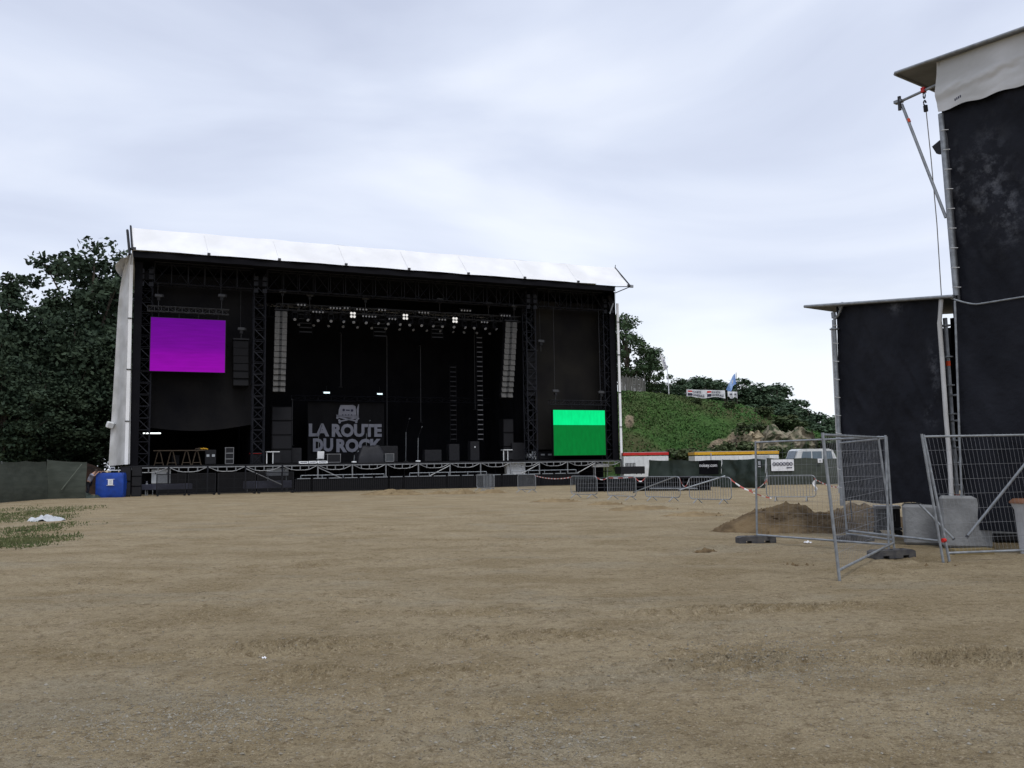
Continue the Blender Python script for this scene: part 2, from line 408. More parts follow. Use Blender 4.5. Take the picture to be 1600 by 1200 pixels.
# ------------------------------------------------------------------ hill on the right
HB, HC = 74.0, 93.0
cr_x = np.array([700, 900, 965, 1010, 1060, 1110, 1150, 1200, 1250, 1300, 1400, 1600, 2000], float)
cr_y = np.array([625, 616, 614, 616, 621, 628, 634, 648, 665, 684, 698, 704, 708], float)
cr_t = np.array([ray(a, 600).x/ray(a, 600).y for a in cr_x]); cr_h = np.array([atY(a, b, HC).z for a, b in zip(cr_x, cr_y)])
def hillh(X, Y):
    t = X/np.maximum(Y, 1); H = np.interp(t, cr_t, cr_h)
    f = np.clip((Y-HB)/(HC-HB), 0, 1); prof = .30*f+.70*f*f*(3-2*f)
    lump = fbm(X*.12, Y*.12, 3)*1.6+fbm(X*.5, Y*.5, 3)*.7
    h = H*prof+lump*np.minimum(f*3, 1)*(1-.5*sm(HC-4, HC, Y))
    h = h+1.2*rockmask(X, Y, h)*(fbm(X*.8+9, Y*.8, 4)+.05)
    return h*sm(.05, .125, t)*(1-sm(.62, .8, t))-.02+.0*X
def rockmask(X, Y, h):
    # a bare scar of sandy rock halfway up
    t = X/np.maximum(Y, 1)
    pxx = 800+FOC*t; 
    f = (Y-HB)/(HC-HB)
    c = (pxx-1152)/33; e_ = (f-.50)/.17
    n = fbm(X*.35, Y*.35, 4)
    a = 1-((c-.6*e_)**2+e_**2)**.5+n*2.0
    c2 = (pxx-1210)/42; e2 = (f-.36)/.18
    b = (1-(c2**2+e2**2)**.5+n*2.4)*.8
    c3 = (pxx-983)/10; e3 = (f-.62)/.08
    d = 1-(c3**2+e3**2)**.5+n*1.5
    return sm(.0, .35, np.maximum(np.maximum(a, b), d))
hx = np.concatenate([np.linspace(0, 50, 400), np.linspace(50.5, 110, 40)]); hy = np.concatenate([np.linspace(73, 95, 190), np.linspace(95.5, 150, 30)])
HX, HY = np.meshgrid(hx, hy); HZ = hillh(HX, HY)
hme = npmesh('hill', np.stack([HX, HY, HZ], -1).reshape(-1, 3), gridfaces(len(hx), len(hy)), [])
at = hme.attributes.new('rock', 'FLOAT', 'POINT'); at.data.foreach_set('value', rockmask(HX, HY, HZ).ravel().astype(np.float32))
dry = np.clip(sm(.0, .25, fbm(HX*.16+30, HY*.16+4, 3)+.25*sm(HC-8, HC-2, HY)+.12*sm(14, 22, HX-.0*HY)), 0, 1)
at = hme.attributes.new('dry', 'FLOAT', 'POINT'); at.data.foreach_set('value', dry.ravel().astype(np.float32))
hm = bpy.data.materials.new('hillside'); hm.use_nodes = True; t = hm.node_tree; b = t.nodes['Principled BSDF']; b.inputs['Roughness'].default_value = .95; b.inputs['Specular IOR Level'].default_value = .1
def A_(n):
    q = t.nodes.new('ShaderNodeAttribute'); q.attribute_name = n; return q.outputs['Fac']
def nz(s, d=6):
    q = t.nodes.new('ShaderNodeTexNoise'); q.inputs['Scale'].default_value = s; q.inputs['Detail'].default_value = d; q.inputs['Roughness'].default_value = .7
    t.links.new(t.nodes.new('ShaderNodeTexCoord').outputs['Object'], q.inputs['Vector']); return q.outputs['Fac']
def mixc(f, a, b_):
    x = t.nodes.new('ShaderNodeMix'); x.data_type = 'RGBA'; t.links.new(f, x.inputs[0])
    for k, q in ((6, a), (7, b_)):
        if isinstance(q, tuple): x.inputs[k].default_value = (*q, 1)
        else: t.links.new(q, x.inputs[k])
    return x.outputs[2]
def rg(f, a, b_):
    r = t.nodes.new('ShaderNodeMapRange'); r.inputs[1].default_value = a; r.inputs[2].default_value = b_; t.links.new(f, r.inputs[0]); return r.outputs[0]
cg = mixc(rg(nz(.5), .4, .6), (.042, .098, .024), (.065, .125, .034))
cg = mixc(A_('dry'), cg, (.080, .085, .038))
crk = mixc(rg(nz(.9), .42, .58), (.40, .32, .22), (.20, .16, .11))
crk = mixc(rg(nz(3.0), .5, .62), crk, (.07, .06, .04))
cc = mixc(A_('rock'), cg, crk); t.links.new(cc, b.inputs['Base Color'])
bp = t.nodes.new('ShaderNodeBump'); bp.inputs['Distance'].default_value = .5; bp.inputs['Strength'].default_value = .8; t.links.new(nz(2.0), bp.inputs['Height']); t.links.new(bp.outputs[0], b.inputs['Normal'])
hme.materials.append(hm)
tag(link('hill', hme), kind='structure')
# long grass and weeds over the hill
nh = 52000
gx = 9+rs.rand(nh)*40; gy = HB+1+rs.rand(nh)*(HC+3-HB)
rk = rockmask(gx, gy, 0*gx); ok = (rk < .5) & (fbm(gx*.3, gy*.3, 3)+rs.rand(nh)*.3 > 0) & (gx/gy > .11)
gx = gx[ok]; gy = gy[ok]; nh = len(gx); gz = hillh(gx, gy)
def leafquads(C, size, rs, flat=.0):
    n = len(C); a = rs.normal(size=(n, 3)); a[:, 2] *= 1-flat; a /= np.linalg.norm(a, axis=1)[:, None]
    r_ = rs.normal(size=(n, 3)); b = np.cross(a, r_); b /= np.linalg.norm(b, axis=1)[:, None]
    s = (size*(.6+.8*rs.rand(n)))[:, None]; 
    return np.stack([C-a*s*.62, C+b*s*.36, C+a*s*.62, C-b*s*.36], 1).reshape(-1, 3), np.arange(n*4).reshape(-1, 4)
HGR = mat('hill_grass', (.066, .140, .042), .9, c2=(.095, .125, .050), scale=.10, lo=.45, hi=.62, spec=.1)
lv, lf = leafquads(np.stack([gx, gy, gz+.06+.11*rs.rand(nh)], -1), np.full(nh, .19), rs)
tag(link('hill_grass', npmesh('hill_grass', lv, lf, [HGR], False)), 'long green grass and weeds covering the hillside', 'grass', kind='stuff')

# rock ledge beside the sandy scar
def rocky(name, c, d, rz, seed, m, label, cat):
    n = 14; vs = []; mb = MB()
    nu, nv = 28, 14
    def face(fn): mb.sheet(fn, nu, nv, m, False)
    x, y, z = d
    def disp(p):
        q = fbm(np.array([p[0]*1.1+seed+p[1]]), np.array([p[2]*1.6+p[1]*.9]), 4)[0]
        k = fbm(np.array([p[0]*.8+seed*3]), np.array([p[1]*.5]), 4)[0]; b_ = p[2]/z
        return Vector((p[0]*(1-.22*b_*b_)+q*.6, p[1]-q*1.6, p[2]*(.86+.9*k)*(1-.35*max(0, abs(2*p[0]/x)-.55))))
    face(lambda a, b_: disp((x*(a-.5), -y/2+.8*b_*(1-.7*abs(a-.5)), z*b_)))
    face(lambda a, b_: disp((x*(a-.5), -y/2+.8*(1-.7*abs(a-.5))+y*b_, z)))
    face(lambda a, b_: disp((-x/2, y/2-y*a, z*b_)))
    face(lambda a, b_: disp((x/2, -y/2+y*a, z*b_)))
    return tag(mb.build(name, None, c, rz), label, cat)
ROCK = mat('ledge_rock', (.24, .21, .15), .95, c2=(.05, .065, .03), scale=1.1, detail=9, bump=1, bscale=2.5, lo=.46, hi=.58)
ROCK2 = mat('pale_rock', (.40, .33, .22), .95, c2=(.17, .14, .09), scale=1.2, detail=8, bump=.8, bscale=2.5, lo=.42, hi=.6)
p = atY(1236, 702, 78.5)
rocky('rock_ledge', (p.x, 80.0, 1.6), (5.2, 3.2, atY(1236, 665, 78.5).z-1.6), -.12, 3, ROCK, 'grey flat topped rock ledge at the foot of the hill beside the sandy scar', 'rock')
p = atY(1190, 700, 79)
rocky('rock_outcrop', (p.x, 81.6, 2.0), (1.9, 2.4, atY(1190, 660, 79).z-2.2), .2, 9, ROCK2, 'pale broken rock outcrop between the sandy scar and the flat ledge', 'rock')

# clay bank behind the fence on the left
CLAY = mat('clay_bank', (.030, .013, .007), .95, c2=(.010, .007, .005), scale=.8, bump=.6, bscale=3)
bx, by = np.meshgrid(np.linspace(-42, -29, 60), np.linspace(61.5, 70, 24))
bz = (1.5+1.0*sm(-42, -35, bx))*(1-sm(-33, -29.5, bx))*np.sin(np.clip((by-61.5)/8.5, 0, 1)*math.pi)**.7+.4*fbm(bx*.7, by*.7, 4)-.1
tag(link('earth_bank', npmesh('earth_bank', np.stack([bx, by, bz], -1).reshape(-1, 3), gridfaces(60, 24), [CLAY])), kind='structure')

# ------------------------------------------------------------------ dirt heaps
HEAP = mat('heap_soil', (.175, .125, .07), .95, c2=(.10, .07, .04), scale=2.2, detail=8, bump=.9, bscale=9, lo=.4, hi=.6, spec=.1)
HEAP2 = mat('sand_heap_soil', (.245, .185, .105), .95, c2=(.17, .125, .07), scale=2.2, detail=8, bump=.9, bscale=9, spec=.1)
def heap(c, rx, ry, h, seed, label, m=HEAP, rough=1.0, n=80, rz=0, clods=60):
    u = np.linspace(-1.15, 1.15, n); X, Y = np.meshgrid(u, u)
    r = np.sqrt(X*X+Y*Y); nn = fbm(X*1.6+seed, Y*1.6+seed*.7, 4)
    z = h*np.clip(1-(r*(1+.5*nn))**1.6, -.15, 1)*(1+.9*fbm(X*2.2+seed*2, Y*2.2, 3))+h*rough*.55*fbm(X*5+seed, Y*5, 5)*np.clip(1.15-r, 0, 1)+h*.18*rough*np.abs(fbm(X*14, Y*14+seed, 3))
    z = np.where(r > 1.1, -.1, z)
    q = rs.rand(clods, 2)*2-1; q = q*1.05
    sv = []; sf = []; k = n*n
    for i, (a, b) in enumerate(q):
        s = .02+.05*rs.rand()**3*(1 if h > .3 else .6); zz = z[int((b+1.15)/2.3*(n-1)), int((a+1.15)/2.3*(n-1))]
        if zz < -.05: continue
        o6 = octa*s*(.6+.7*rs.rand(6, 3))+np.array([a*rx, b*ry, zz+s*.2]); sv.append(o6); 
        sf += [(k+j[0], k+j[1], k+j[2]) for j in of]; k += 6
    V = np.stack([X*rx, Y*ry, z], -1).reshape(-1, 3)
    me = bpy.data.meshes.new('dirt_heap'); me.from_pydata([tuple(v) for v in V]+[tuple(v) for s_ in sv for v in s_], [], [tuple(f) for f in gridfaces(n, n)]+sf)
    me.materials.append(m); me.update()
    o = link('dirt_heap', me, None, c); o.rotation_euler = (0, 0, rz)
    return tag(o, label, 'dirt heap')
def gp(x, y): return tuple(onground(x, y))
heap((7.0, 21.9, -.02), 2.0, 1.3, .58, 1, 'big brown dirt mound behind the mesh panel standing on two blocks', rough=1.15, n=110, clods=200)
heap((8.9, 22.9, -.02), 1.5, 1.2, .52, 5, 'dirt mound under the black annex edge behind the tilted mesh panel', rough=1.0, clods=120)
P_ = onground(612, 773); heap((P_.x, P_.y, -.02), 2.0, 1.0, .38, 2, 'broad tan sand heap in front of the middle of the stage', HEAP2, .7)
for i, (x, y, rx, h, lab, m_) in enumerate([
        (686, 772, .9, .20, 'smallest pale heap just right of the broad tan sand heap', HEAP2), (722, 772, 1.0, .28, 'pale pointed heap left of the leftmost steel barrier', HEAP2),
        (768, 771, 1.1, .26, 'low sandy heap at the feet of the leftmost steel barrier', HEAP2), (870, 784, 1.3, .17, 'flat row of clods between the second and third steel barriers', HEAP2),
        (948, 789, .9, .16, 'low clod ridge in front of the third steel barrier', HEAP2), (1005, 796, 1.4, .17, 'long sandy clod ridge in front of the middle steel barriers', HEAP2),
        (1085, 805, 1.2, .13, 'flat sandy clods in front of the barrier nearest the big mound', HEAP2), (1102, 861, .25, .07, 'small dark clod patch lying alone on the open dirt', HEAP),
        (1245, 884, .35, .04, 'thin scrape of clods in front of the frontal mesh panel', HEAP), (1487, 884, .6, .03, 'scuffed soil beneath the feet of the leaning mesh panel', HEAP)]):
    P_ = onground(x, y); heap((P_.x, P_.y, -.03), rx, rx*.55, h, 11+i*3, lab, m_, 1.5, 44, clods=30)

# ------------------------------------------------------------------ trees
def leafmat(name, a, b, s):
    m = mat(name, a, .75, c2=b, scale=s, detail=3, lo=.38, hi=.62, spec=.2)
    return m
LEAF1 = leafmat('dark_leaves', (.020, .036, .021), (.042, .064, .036), .45)
LEAF2 = leafmat('oak_leaves', (.032, .060, .026), (.062, .098, .044), .5)
LEAF3 = leafmat('hedge_leaves', (.038, .068, .038), (.068, .105, .058), .4)
LEAF4 = leafmat('shrub_leaves', (.042, .068, .026), (.085, .10, .045), .6)
def tree_meshes(h, rx, z0, nclump, per, leaf, lm, seed, cl=1.2, shell=.55, spire=0.0):
    r = np.random.RandomState(seed)
    C = []
    while len(C) < nclump:
        q = r.normal(size=3); q /= np.linalg.norm(q); rr = (shell+(1-shell)*r.rand())
        q = q*rr; 
        k = 1-spire*(q[2]*.5+.5)
        edge = 1+.35*math.sin(3*math.atan2(q[1], q[0])+seed)+.25*math.sin(5*q[2]+seed*2)
        C.append((q[0]*rx*k*edge*.85, q[1]*rx*k*edge*.85, z0+(h-z0)*(.5+.5*q[2])))
    C = np.array(C); cs = cl*(.5+.8*r.rand(nclump))
    pts = []
    for c, s in zip(C, cs):
        g_ = r.normal(size=(per, 3)); g_ /= np.linalg.norm(g_, axis=1)[:, None]; g_ *= (r.rand(per, 1)**.45)
        pts.append(c+g_*s*np.array([1.15, 1.15, .62]))
    P = np.concatenate(pts)
    v, f = leafquads(P, np.full(len(P), leaf), r, .35)
    crown = npmesh('crown', v, f, [lm], False)
    mb = MB(); tr = h*.018+.06
    ctr = [Vector((0, 0, -.3)), Vector((.1, 0, h*.25)), Vector((-.15, .1, h*.55)), Vector((.05, 0, h*.9))]
    mb.tube(ctr, [tr*1.25, tr, tr*.6, tr*.12], BARK, 8)
    for i in r.choice(nclump, min(nclump, 26), False):
        c = Vector(C[i]); zb = max(h*.12, min(c.z*.62, h*.7)); st = Vector((0, 0, zb)); md = st.lerp(c, .5)+Vector((0, 0, .05*h*(r.rand()-.3)))
        mb.tube([st, md, c], [tr*.45, tr*.25, tr*.06], BARK, 5)
    return mb, crown
def tree_proto(name, label, cat, group, loc, *a, **k):
    mb, cm = tree_meshes(*a, **k)
    r = thing(name, label, cat, loc, 0, group)
    link('crown', cm, r); mb.build('trunk', r)
    return r
def treetop(x, ytop, Y):    # height above ground of a treetop seen at that pixel
    return atY(x, ytop, Y)
first = {}
def plant(kind, x, ytop, Y, z, label, rz, wide=1.0, group=None):
    spec = {'wood': ('dense_tree', 'tree', (20, 5.4, 1.5, 120, 130, .42, LEAF1, 4), dict(cl=1.9, shell=.35)),
            'airy': ('broadleaf_tree', 'tree', (20, 5.2, 6.5, 74, 120, .36, LEAF1, 12), dict(cl=1.35, shell=.35)),
            'conifer': ('fir_tree', 'tree', (20, 3.4, 1.0, 110, 90, .36, LEAF1, 23), dict(cl=1.2, shell=.3, spire=.9)),
            'oak': ('oak_tree', 'tree', (12, 5.2, 1.2, 74, 110, .30, LEAF2, 8), dict(cl=1.15, shell=.45)),
            'round': ('bushy_tree', 'tree', (7, 2.9, .3, 50, 100, .30, LEAF3, 31), dict(cl=1.0, shell=.4)),
            'lump': ('bushy_tree', 'tree', (7, 3.3, .3, 56, 100, .30, LEAF3, 37), dict(cl=.9, shell=.4)),
            'shrub': ('shrub', 'shrub', (1.6, .9, .05, 26, 60, .17, LEAF4, 41), dict(cl=.38, shell=.3))}[kind]
    P = atY(x, ytop, Y); s = max(.2, (P.z-z)/spec[2][0]/1.0)
    if kind not in first:
        o = tree_proto(spec[0], label, spec[1], group, (P.x, Y, z), *spec[2], **spec[3]); first[kind] = o
        o.rotation_euler = (0, 0, rz)
    else:
        o = dup(first[kind], (P.x, Y, z), rz, label)
        if group: o['group'] = group
    o.scale = (s*wide, s*wide, s)
    return o
GW = 'dark trees behind the green fence on the left'
plant('airy', 148, 366, 78, 0, 'tallest airy dark tree with sky gaps left of the stage', .4, 1.0, GW)
plant('airy', 205, 384, 84, 0, 'dark tree partly hidden behind the left edge of the stage', 2.4, .95, GW)
plant('conifer', 16, 424, 70, 0, 'pointed fir tree rising at the left edge of the photo', .3, 1.0, GW)
plant('conifer', 84, 448, 74, 0, 'second pointed fir between the left edge and the tallest tree', 1.9, 1.05, GW)
plant('wood', 42, 455, 72, 0, 'dense dark tree filling the gap between the two firs', .9, .9, GW)
plant('wood', 118, 490, 70, 0, 'dense dark tree in front of the tallest airy tree', 2.0, .95, GW)
plant('wood', 186, 500, 74, 0, 'dense dark tree tucked against the white side sheet of the stage', 4.1, .9, GW)
plant('wood', -32, 460, 64, 0, 'dense dark tree cut by the left edge of the photo', 3.0, .8, GW)
plant('wood', 8, 560, 62, 0, 'lower dense tree above the left end of the green fence', 5.0, 1.1, GW)
plant('wood', 72, 580, 66, 0, 'lower dense tree above the middle of the green fence', 1.2, 1.2, GW)
plant('wood', 140, 590, 70, 0, 'lower dense tree above the clay bank', 3.7, 1.2, GW)
GH = 'trees along the crest of the hill'
plant('oak', 978, 480, 99, 8.6, 'large oak on the hill just right of the stage', .6, .92, GH)
plant('oak', 1012, 535, 101, 8.2, 'smaller oak behind the feather flag', 2.6, .85, GH)
for i, (k, x, y, Y, z, wd, lab) in enumerate([
        ('round', 1048, 592, 103, 7.5, 1.0, 'bushy tree just right of the feather flag pole'), ('lump', 1076, 588, 108, 7, 1.1, 'bushy tree above the left end of the bank banner'),
        ('round', 1102, 585, 106, 6.5, 1.0, 'bushy tree above the middle of the bank banner'), ('lump', 1126, 590, 110, 6, .9, 'bushy tree left of the blue flag'),
        ('round', 1160, 592, 108, 6, 1.1, 'dark bushy tree behind the blue flag'), ('lump', 1188, 596, 106, 5.5, 1.0, 'bushy tree right of the blue flag'),
        ('round', 1214, 606, 104, 5, .95, 'bushy tree where the crest starts to fall'), ('lump', 1238, 622, 102, 4, .9, 'bushy tree halfway down the falling crest'),
        ('round', 1262, 638, 100, 3, .95, 'bushy tree near the low end of the crest'), ('lump', 1288, 648, 99, 2, 1.0, 'last bushy tree beside the black annex'),
        ('lump', 1272, 662, 94, 1.5, 1.3, 'lower bushy tree on the slope beside the annex'), ('round', 1240, 648, 95, 2.5, 1.3, 'lower bushy tree above the rock ledge'), ('lump', 1204, 628, 97, 3.5, 1.3, 'lower bushy tree under the falling crest'),
        ('round', 1318, 652, 97, 1, 1.1, 'bushy tree mostly hidden behind the annex edge')]):
    plant(k, x, y-3, Y, z, lab, i*1.3, wd*1.45, GH)
GS = 'shrubs on the hillside'
for i, (x, y, Y, s, wd, lab) in enumerate([
        (1172, 655, 83, 0, 1.3, 'large dark shrub on the sandy scar'), (1215, 664, 77.4, 0, 1.2, 'shrub hanging on the left part of the rock ledge'),
        (1240, 672, 77.2, 0, .9, 'shrub at the middle of the rock ledge'), (1262, 668, 77.4, 0, 1.0, 'shrub at the right end of the rock ledge'),
        (1150, 683, 78.5, 0, 1.3, 'shrub at the foot of the sandy scar'), (1125, 690, 77.5, 0, 1.2, 'low shrub above the yellow topped cabin'),
        (1090, 632, 90, 0, 1.4, 'shrub just under the bank banner'), (1140, 636, 90, 0, 1.6, 'shrub under the blue flag'),
        (1195, 632, 91, 0, 1.7, 'shrub above the pale rock outcrop'),
        (1228, 645, 88, 0, 1.8, 'shrub above the flat rock ledge'), (1062, 695, 77, 0, 1.5, 'low shrub between the two white cabins'), (1280, 672, 82, 0, 1.9, 'shrub beside the annex at the bottom of the hill')]):
    P = atY(x, y, Y); zz = float(hillh(np.array([P.x]), np.array([Y]))[0])
    o = plant('shrub', x, y, Y, zz-.1, lab, i*.9, wd, GS)
    s_ = max(.55, min(1.6, (P.z-zz)/1.6)); o.scale = (s_*wd, s_*wd, s_)
# ================================================================== THE MAIN STAGE
ST = thing('concert_stage', 'huge black open fronted concert stage under a white canvas roof', 'stage', S(0, 0, 0), SANG)
EV = -1.8
uL, zE0 = sp(209, 391, EV); uR, zE1 = sp(985, 447, EV); EZ = (zE0+zE1)/2
RV = .25; rl = sp(204, 356, RV); rr_ = sp(961, 418, RV); RZ = (rl[1]+rr_[1])/2
uB = sp(963, 447, EV)[0]
def canopy(a, b):
    # a along the front, b from eave to ridge
    u0 = uL+(rl[0]-uL)*b; u1 = uR-.15+(rr_[0]-(uR-.15))*b
    u = u0+(u1-u0)*a; k = (a*8) % 1; sag = math.sin(math.pi*k)
    q = 1.6*float(fbm(np.array([u*.55]), np.array([b*6+u*.1]), 4)[0])+.5*math.exp(-((b-.86+.12*sag)/.05)**2)
    return (u, EV+(RV-EV)*b+.10*q, EZ+(RZ-EZ)*b-.04*sag*(b**3)+.03*sag*(1-b)**3+.12*q*b*(1-b)*4)
mb = MB(); mb.sheet(canopy, 160, 14, PVC)
mb.sheet(lambda a, b: (rl[0]+(rr_[0]-rl[0])*a, RV+(13.6-RV)*b, RZ-(RZ-15.6)*b-.08*math.sin(math.pi*((a*8) % 1))), 80, 6, PVC)
cn = mb.build('roof_canopy', ST)
for k in range(9):
    c = canopy(min(.999, max(.001, k/8)), .0); mb = MB(); mb.box((c[0], c[1]-.05, c[2]+.08), (.2, .1, .14), DULL)
    mb.bar(Vector(canopy(min(.999, max(.001, k/8)), .05))+Vector((0, -.02, .01)), Vector(canopy(min(.999, max(.001, k/8)), .9))+Vector((0, -.02, .01)), .012, PVC, 4)
    mb.build('canopy_clamp', cn)
mb = MB()
mb.bar((uL-.1, EV, EZ), (rl[0], RV, RZ+.12), .07, TRUSS); mb.bar((uL-.25, EV+.2, EZ-.3), (rl[0]-.2, RV, RZ-.2), .09, TRUSS)
mb.bar((uR, EV-.05, EZ), (rr_[0], RV, RZ), .06, TRUSS); mb.bar((uR, EV, EZ), (uB, EV+.3, EZ-.05), .035, TRUSS); mb.bar((uR-.1, EV, EZ-.05), (uB+.1, EV+.4, EZ-.55), .04, TRUSS)
mb.box((uR+.1, EV, EZ+.02), (.3, .14, .22), GALV); mb.bar((rr_[0], RV, RZ), (rr_[0]+.05, RV, RZ+.25), .03, TRUSS)
mb.build('gable_frame', ST)
mb = MB(); mb.bar((uB+.25, -.2, EZ-.55), (uB+.45, -.3, EZ-1.2), .22, STEELB); mb.bar((uB+.2, -.1, EZ-1.1), (uB+.5, -.2, EZ-2.0), .09, TRUSS); mb.bar((uB+.5, -.3, EZ-1.2), (uB+.2, -.2, EZ-2.1), .07, GALV)
mb.build('corner_pulley', ST)
mb = MB()     # black cloth under the overhang and below the roof
mb.sheet(lambda a, b: (uL-.05+(uB+(SW-.02-uB)*min(1, b*7)-uL)*a, EV+.02+(13.4-EV)*b, EZ-.05-.5*b+.05*math.sin(a*60)*b*(1-b)), 40, 14, BLACKCLOTH)
mb.sheet(lambda a, b: (uB+(SW-.02-uB)*a, EV+.15-EV*a, EZ-.06-(.42+.9*a)*b), 6, 4, BLACKCLOTH)
mb.sheet(lambda a, b: (uL-.05+(uB-uL)*a, EV+.1+.04*math.sin(a*90), EZ-.04-.42*b), 120, 2, BLACKCLOTH)
mb.build('ceiling_cloth', ST)
# deck
mb = MB(); mb.box((SW/2, 6.6, DECK-.06), (SW, 13.2, .12), DECKM); mb.box((SW/2, -.04, DECK-.05), (SW, .06, .08), STEELB); mb.build('deck', ST)
NB = 15
for k in range(NB+1):
    u = SW*k/NB; mb = MB(); mb.bar((u, -.1, 0), (u, -.1, DECK-.1), .055, ALU if k > 4 else TRUSS, 6); mb.box((u, -.1, .02), (.25, .25, .04), STEELB); mb.build('deck_leg', ST)
for k in range(NB):
    u0, u1 = SW*k/NB+.06, SW*(k+1)/NB-.06; d = u1-u0; zt = DECK-.15
    mb = MB(); mb.box(((u0+u1)/2, -.12, zt), (d, .05, .07), ALU)
    pts = [(u0, -.12, zt-.02), (u0+.22*d, -.12, zt-.26), (u0+.36*d, -.12, zt-.32), (u0+.64*d, -.12, zt-.32), (u0+.78*d, -.12, zt-.26), (u1, -.12, zt-.02)]
    mb.tube(pts, .028, ALU, 5)
    for f in (.25, .5, .75): mb.bar((u0+f*d, -.12, zt), (u0+f*d, -.12, zt-.31), .04, ALU)
    mb.build('ledger_truss', ST)
for k, s in ((3, -1), (5, -1), (8, 1), (11, 1), (13, 1)):
    mb = MB(); u0, u1 = SW*k/NB, SW*(k+1)/NB
    a, b = ((u0, -.1, DECK-.3), (u1, -.1, .5)) if s < 0 else ((u0, -.1, .5), (u1, -.1, DECK-.3))
    mb.bar(a, b, .04, ALU); mb.build('diagonal_brace', ST)
mb = MB(); mb.sheet(lambda a, b: (SW*a, 3.2+.12*math.sin(a*150), 1.88*b), 200, 1, BLACKCLOTH); mb.build('light_block_sheet', ST)  # dark sheet added behind the deck legs to block light under the stage
mb = MB()
for k in range(2*NB):
    u = SW*(k+.5)/NB/2; mb.bar((u, 1.6, 0), (u, 1.6, 1.88), .04, TRUSS)
for z in (.35, 1.0): mb.bar((0, 1.6, z), (SW, 1.6, z), .035, TRUSS)
mb.build('under_frame', ST)
# lattice towers and roof trusses
tow = []
for x, v, w in ((226, .9, .8), (404, .9, .8), (828, .9, .8), (948, .9, .8)):
    u = su(x, v, 9); tow.append(u); mb = MB(); mb.lattice((u, v, 2.0), (u, v, EZ-.5), w, w, 17, .05, TRUSS, side=(1, 0, 0)); mb.box((u, v, 15.1), (1.05, 1.0, .6), BLACKCLOTH)
    for s in (-1, 1):
        for z in (14.5, 15.0, 15.4): mb.box((u+s*.3, v-.62, z), (.3, .05, .3), TRUSS)
    mb.build('lattice_tower', ST)
zt0 = sp(300, 447, .7)[1]
for a, b in ((0, 1), (1, 2), (2, 3)):
    mb = MB(); n = max(5, int((tow[b]-tow[a])/1.15))
    p, q = Vector((tow[a]+.5, .7, zt0+.75)), Vector((tow[b]-.5, .7, zt0+.75))
    mb.lattice(p, q, .8, 1.5, n, .05, TRUSS, side=(0, 1, 0)); mb.build('roof_truss', ST)
mb = MB(); mb.lattice((tow[1], 6.5, 14.2), (tow[2], 6.5, 14.2), .6, 1.0, 16, .045, TRUSS, side=(0, 1, 0)); mb.build('roof_truss', ST)
zr = sp(600, 624, 8.5)[1]
mb = MB(); mb.lattice((su(455, 8.5, zr), 8.5, zr), (su(765, 8.5, zr), 8.5, zr), .4, .4, 16, .035, TRUSS, side=(0, 1, 0)); mb.build('rear_truss', ST)
# black cloth walls
def drape(u0, v0, u1, v1, z0, z1, m, name, fold=.10, n=None, hem=None):
    Ld = math.hypot(u1-u0, v1-v0); n = n or int(Ld*6); nx_, ny_ = -(v1-v0)/Ld, (u1-u0)/Ld
    def fn(a, b):
        q = fold*float(fbm(np.array([a*Ld*1.3+z1]), np.array([b*1.2+u0]), 3)[0])*(1.2-.5*b)
        zb = z0+(hem(a) if hem else 0)
        return (u0+(u1-u0)*a+nx_*q, v0+(v1-v0)*a+ny_*q, zb+(z1-zb)*b)
    mb = MB(); mb.sheet(fn, n, 10, m); return mb.build(name, ST)
drape(.05, 12.8, SW-.05, 12.8, 2, 15.8, BLACKCLOTH, 'back_cloth', .3)
drape(.12, .3, .12, 12.7, 2, 15.9, BLACKCLOTH, 'side_cloth', .1)
drape(SW-.10, .1, SW-.10, 12.7, 2, EZ-.1, BLACKCLOTH, 'side_cloth', .06)
drape(tow[1]-.3, 2.4, tow[1]-.3, 12.7, 2, 15.6, BLACKCLOTH, 'side_cloth', .2)
drape(tow[2]+.4, 2.4, tow[2]+.4, 12.7, 2, 15.6, BLACKCLOTH, 'side_cloth', .2)
zw = sp(300, 668, 1.9)[1]
drape(su(232, 1.9, 8), 1.9, su(396, 1.9, 8), 1.9, zw, 15.6, mat('wing_black', (.007, .007, .0085), .9, c2=(.012, .0115, .012), scale=.5, spec=.1), 'wing_cloth', .16, hem=lambda a: -.35*math.sin(a*3.14)+.25*a)
drape(su(836, 1.9, 8), 1.9, su(944, 1.9, 8), 1.9, 2.9, 15.4, WINGCLOTH, 'wing_cloth', .16)
drape(su(206, .25, 8), .25, su(219, .25, 8), .25, 2.0, 16.0, BLACKCLOTH, 'wing_cloth', .05)
drape(su(955, .25, 8), .25, SW-.06, .25, 2.0, EZ-.08, BLACKCLOTH, 'wing_cloth', .05)
# white side sheet flaring out at the left
ox = [(200, 398, .3), (192, 425, 1.2), (187, 455, 2.0), (184.5, 480, 2.4), (181, 540, 2.5), (177, 610, 2.5), (173, 670, 2.5), (169.5, 728, 2.5)]
oy = [sp(*q)+(q[2],) for q in ox]
ix = [(208, 395), (207, 425), (206.5, 455), (206.2, 480), (205.5, 540), (204.7, 610), (203.8, 670), (203, 725)]
iy = [sp(*q, .0) for q in ix]
def side(a, b):
    k = b*7; i = min(6, int(k)); f = k-i
    o = [oy[i][j]*(1-f)+oy[i+1][j]*f for j in range(3)]; n_ = [iy[i][j]*(1-f)+iy[i+1][j]*f for j in range(2)]
    q = float(fbm(np.array([a*2.2+b*.6]), np.array([b*9]), 4)[0])
    crease = .30*math.sin(a*5.5+.4)*b-.10*math.cos(a*11)
    return (o[0]+(n_[0]-o[0])*a, o[2]*(1-a)+crease+.35*q, o[1]+(n_[1]-o[1])*a+.05*q)
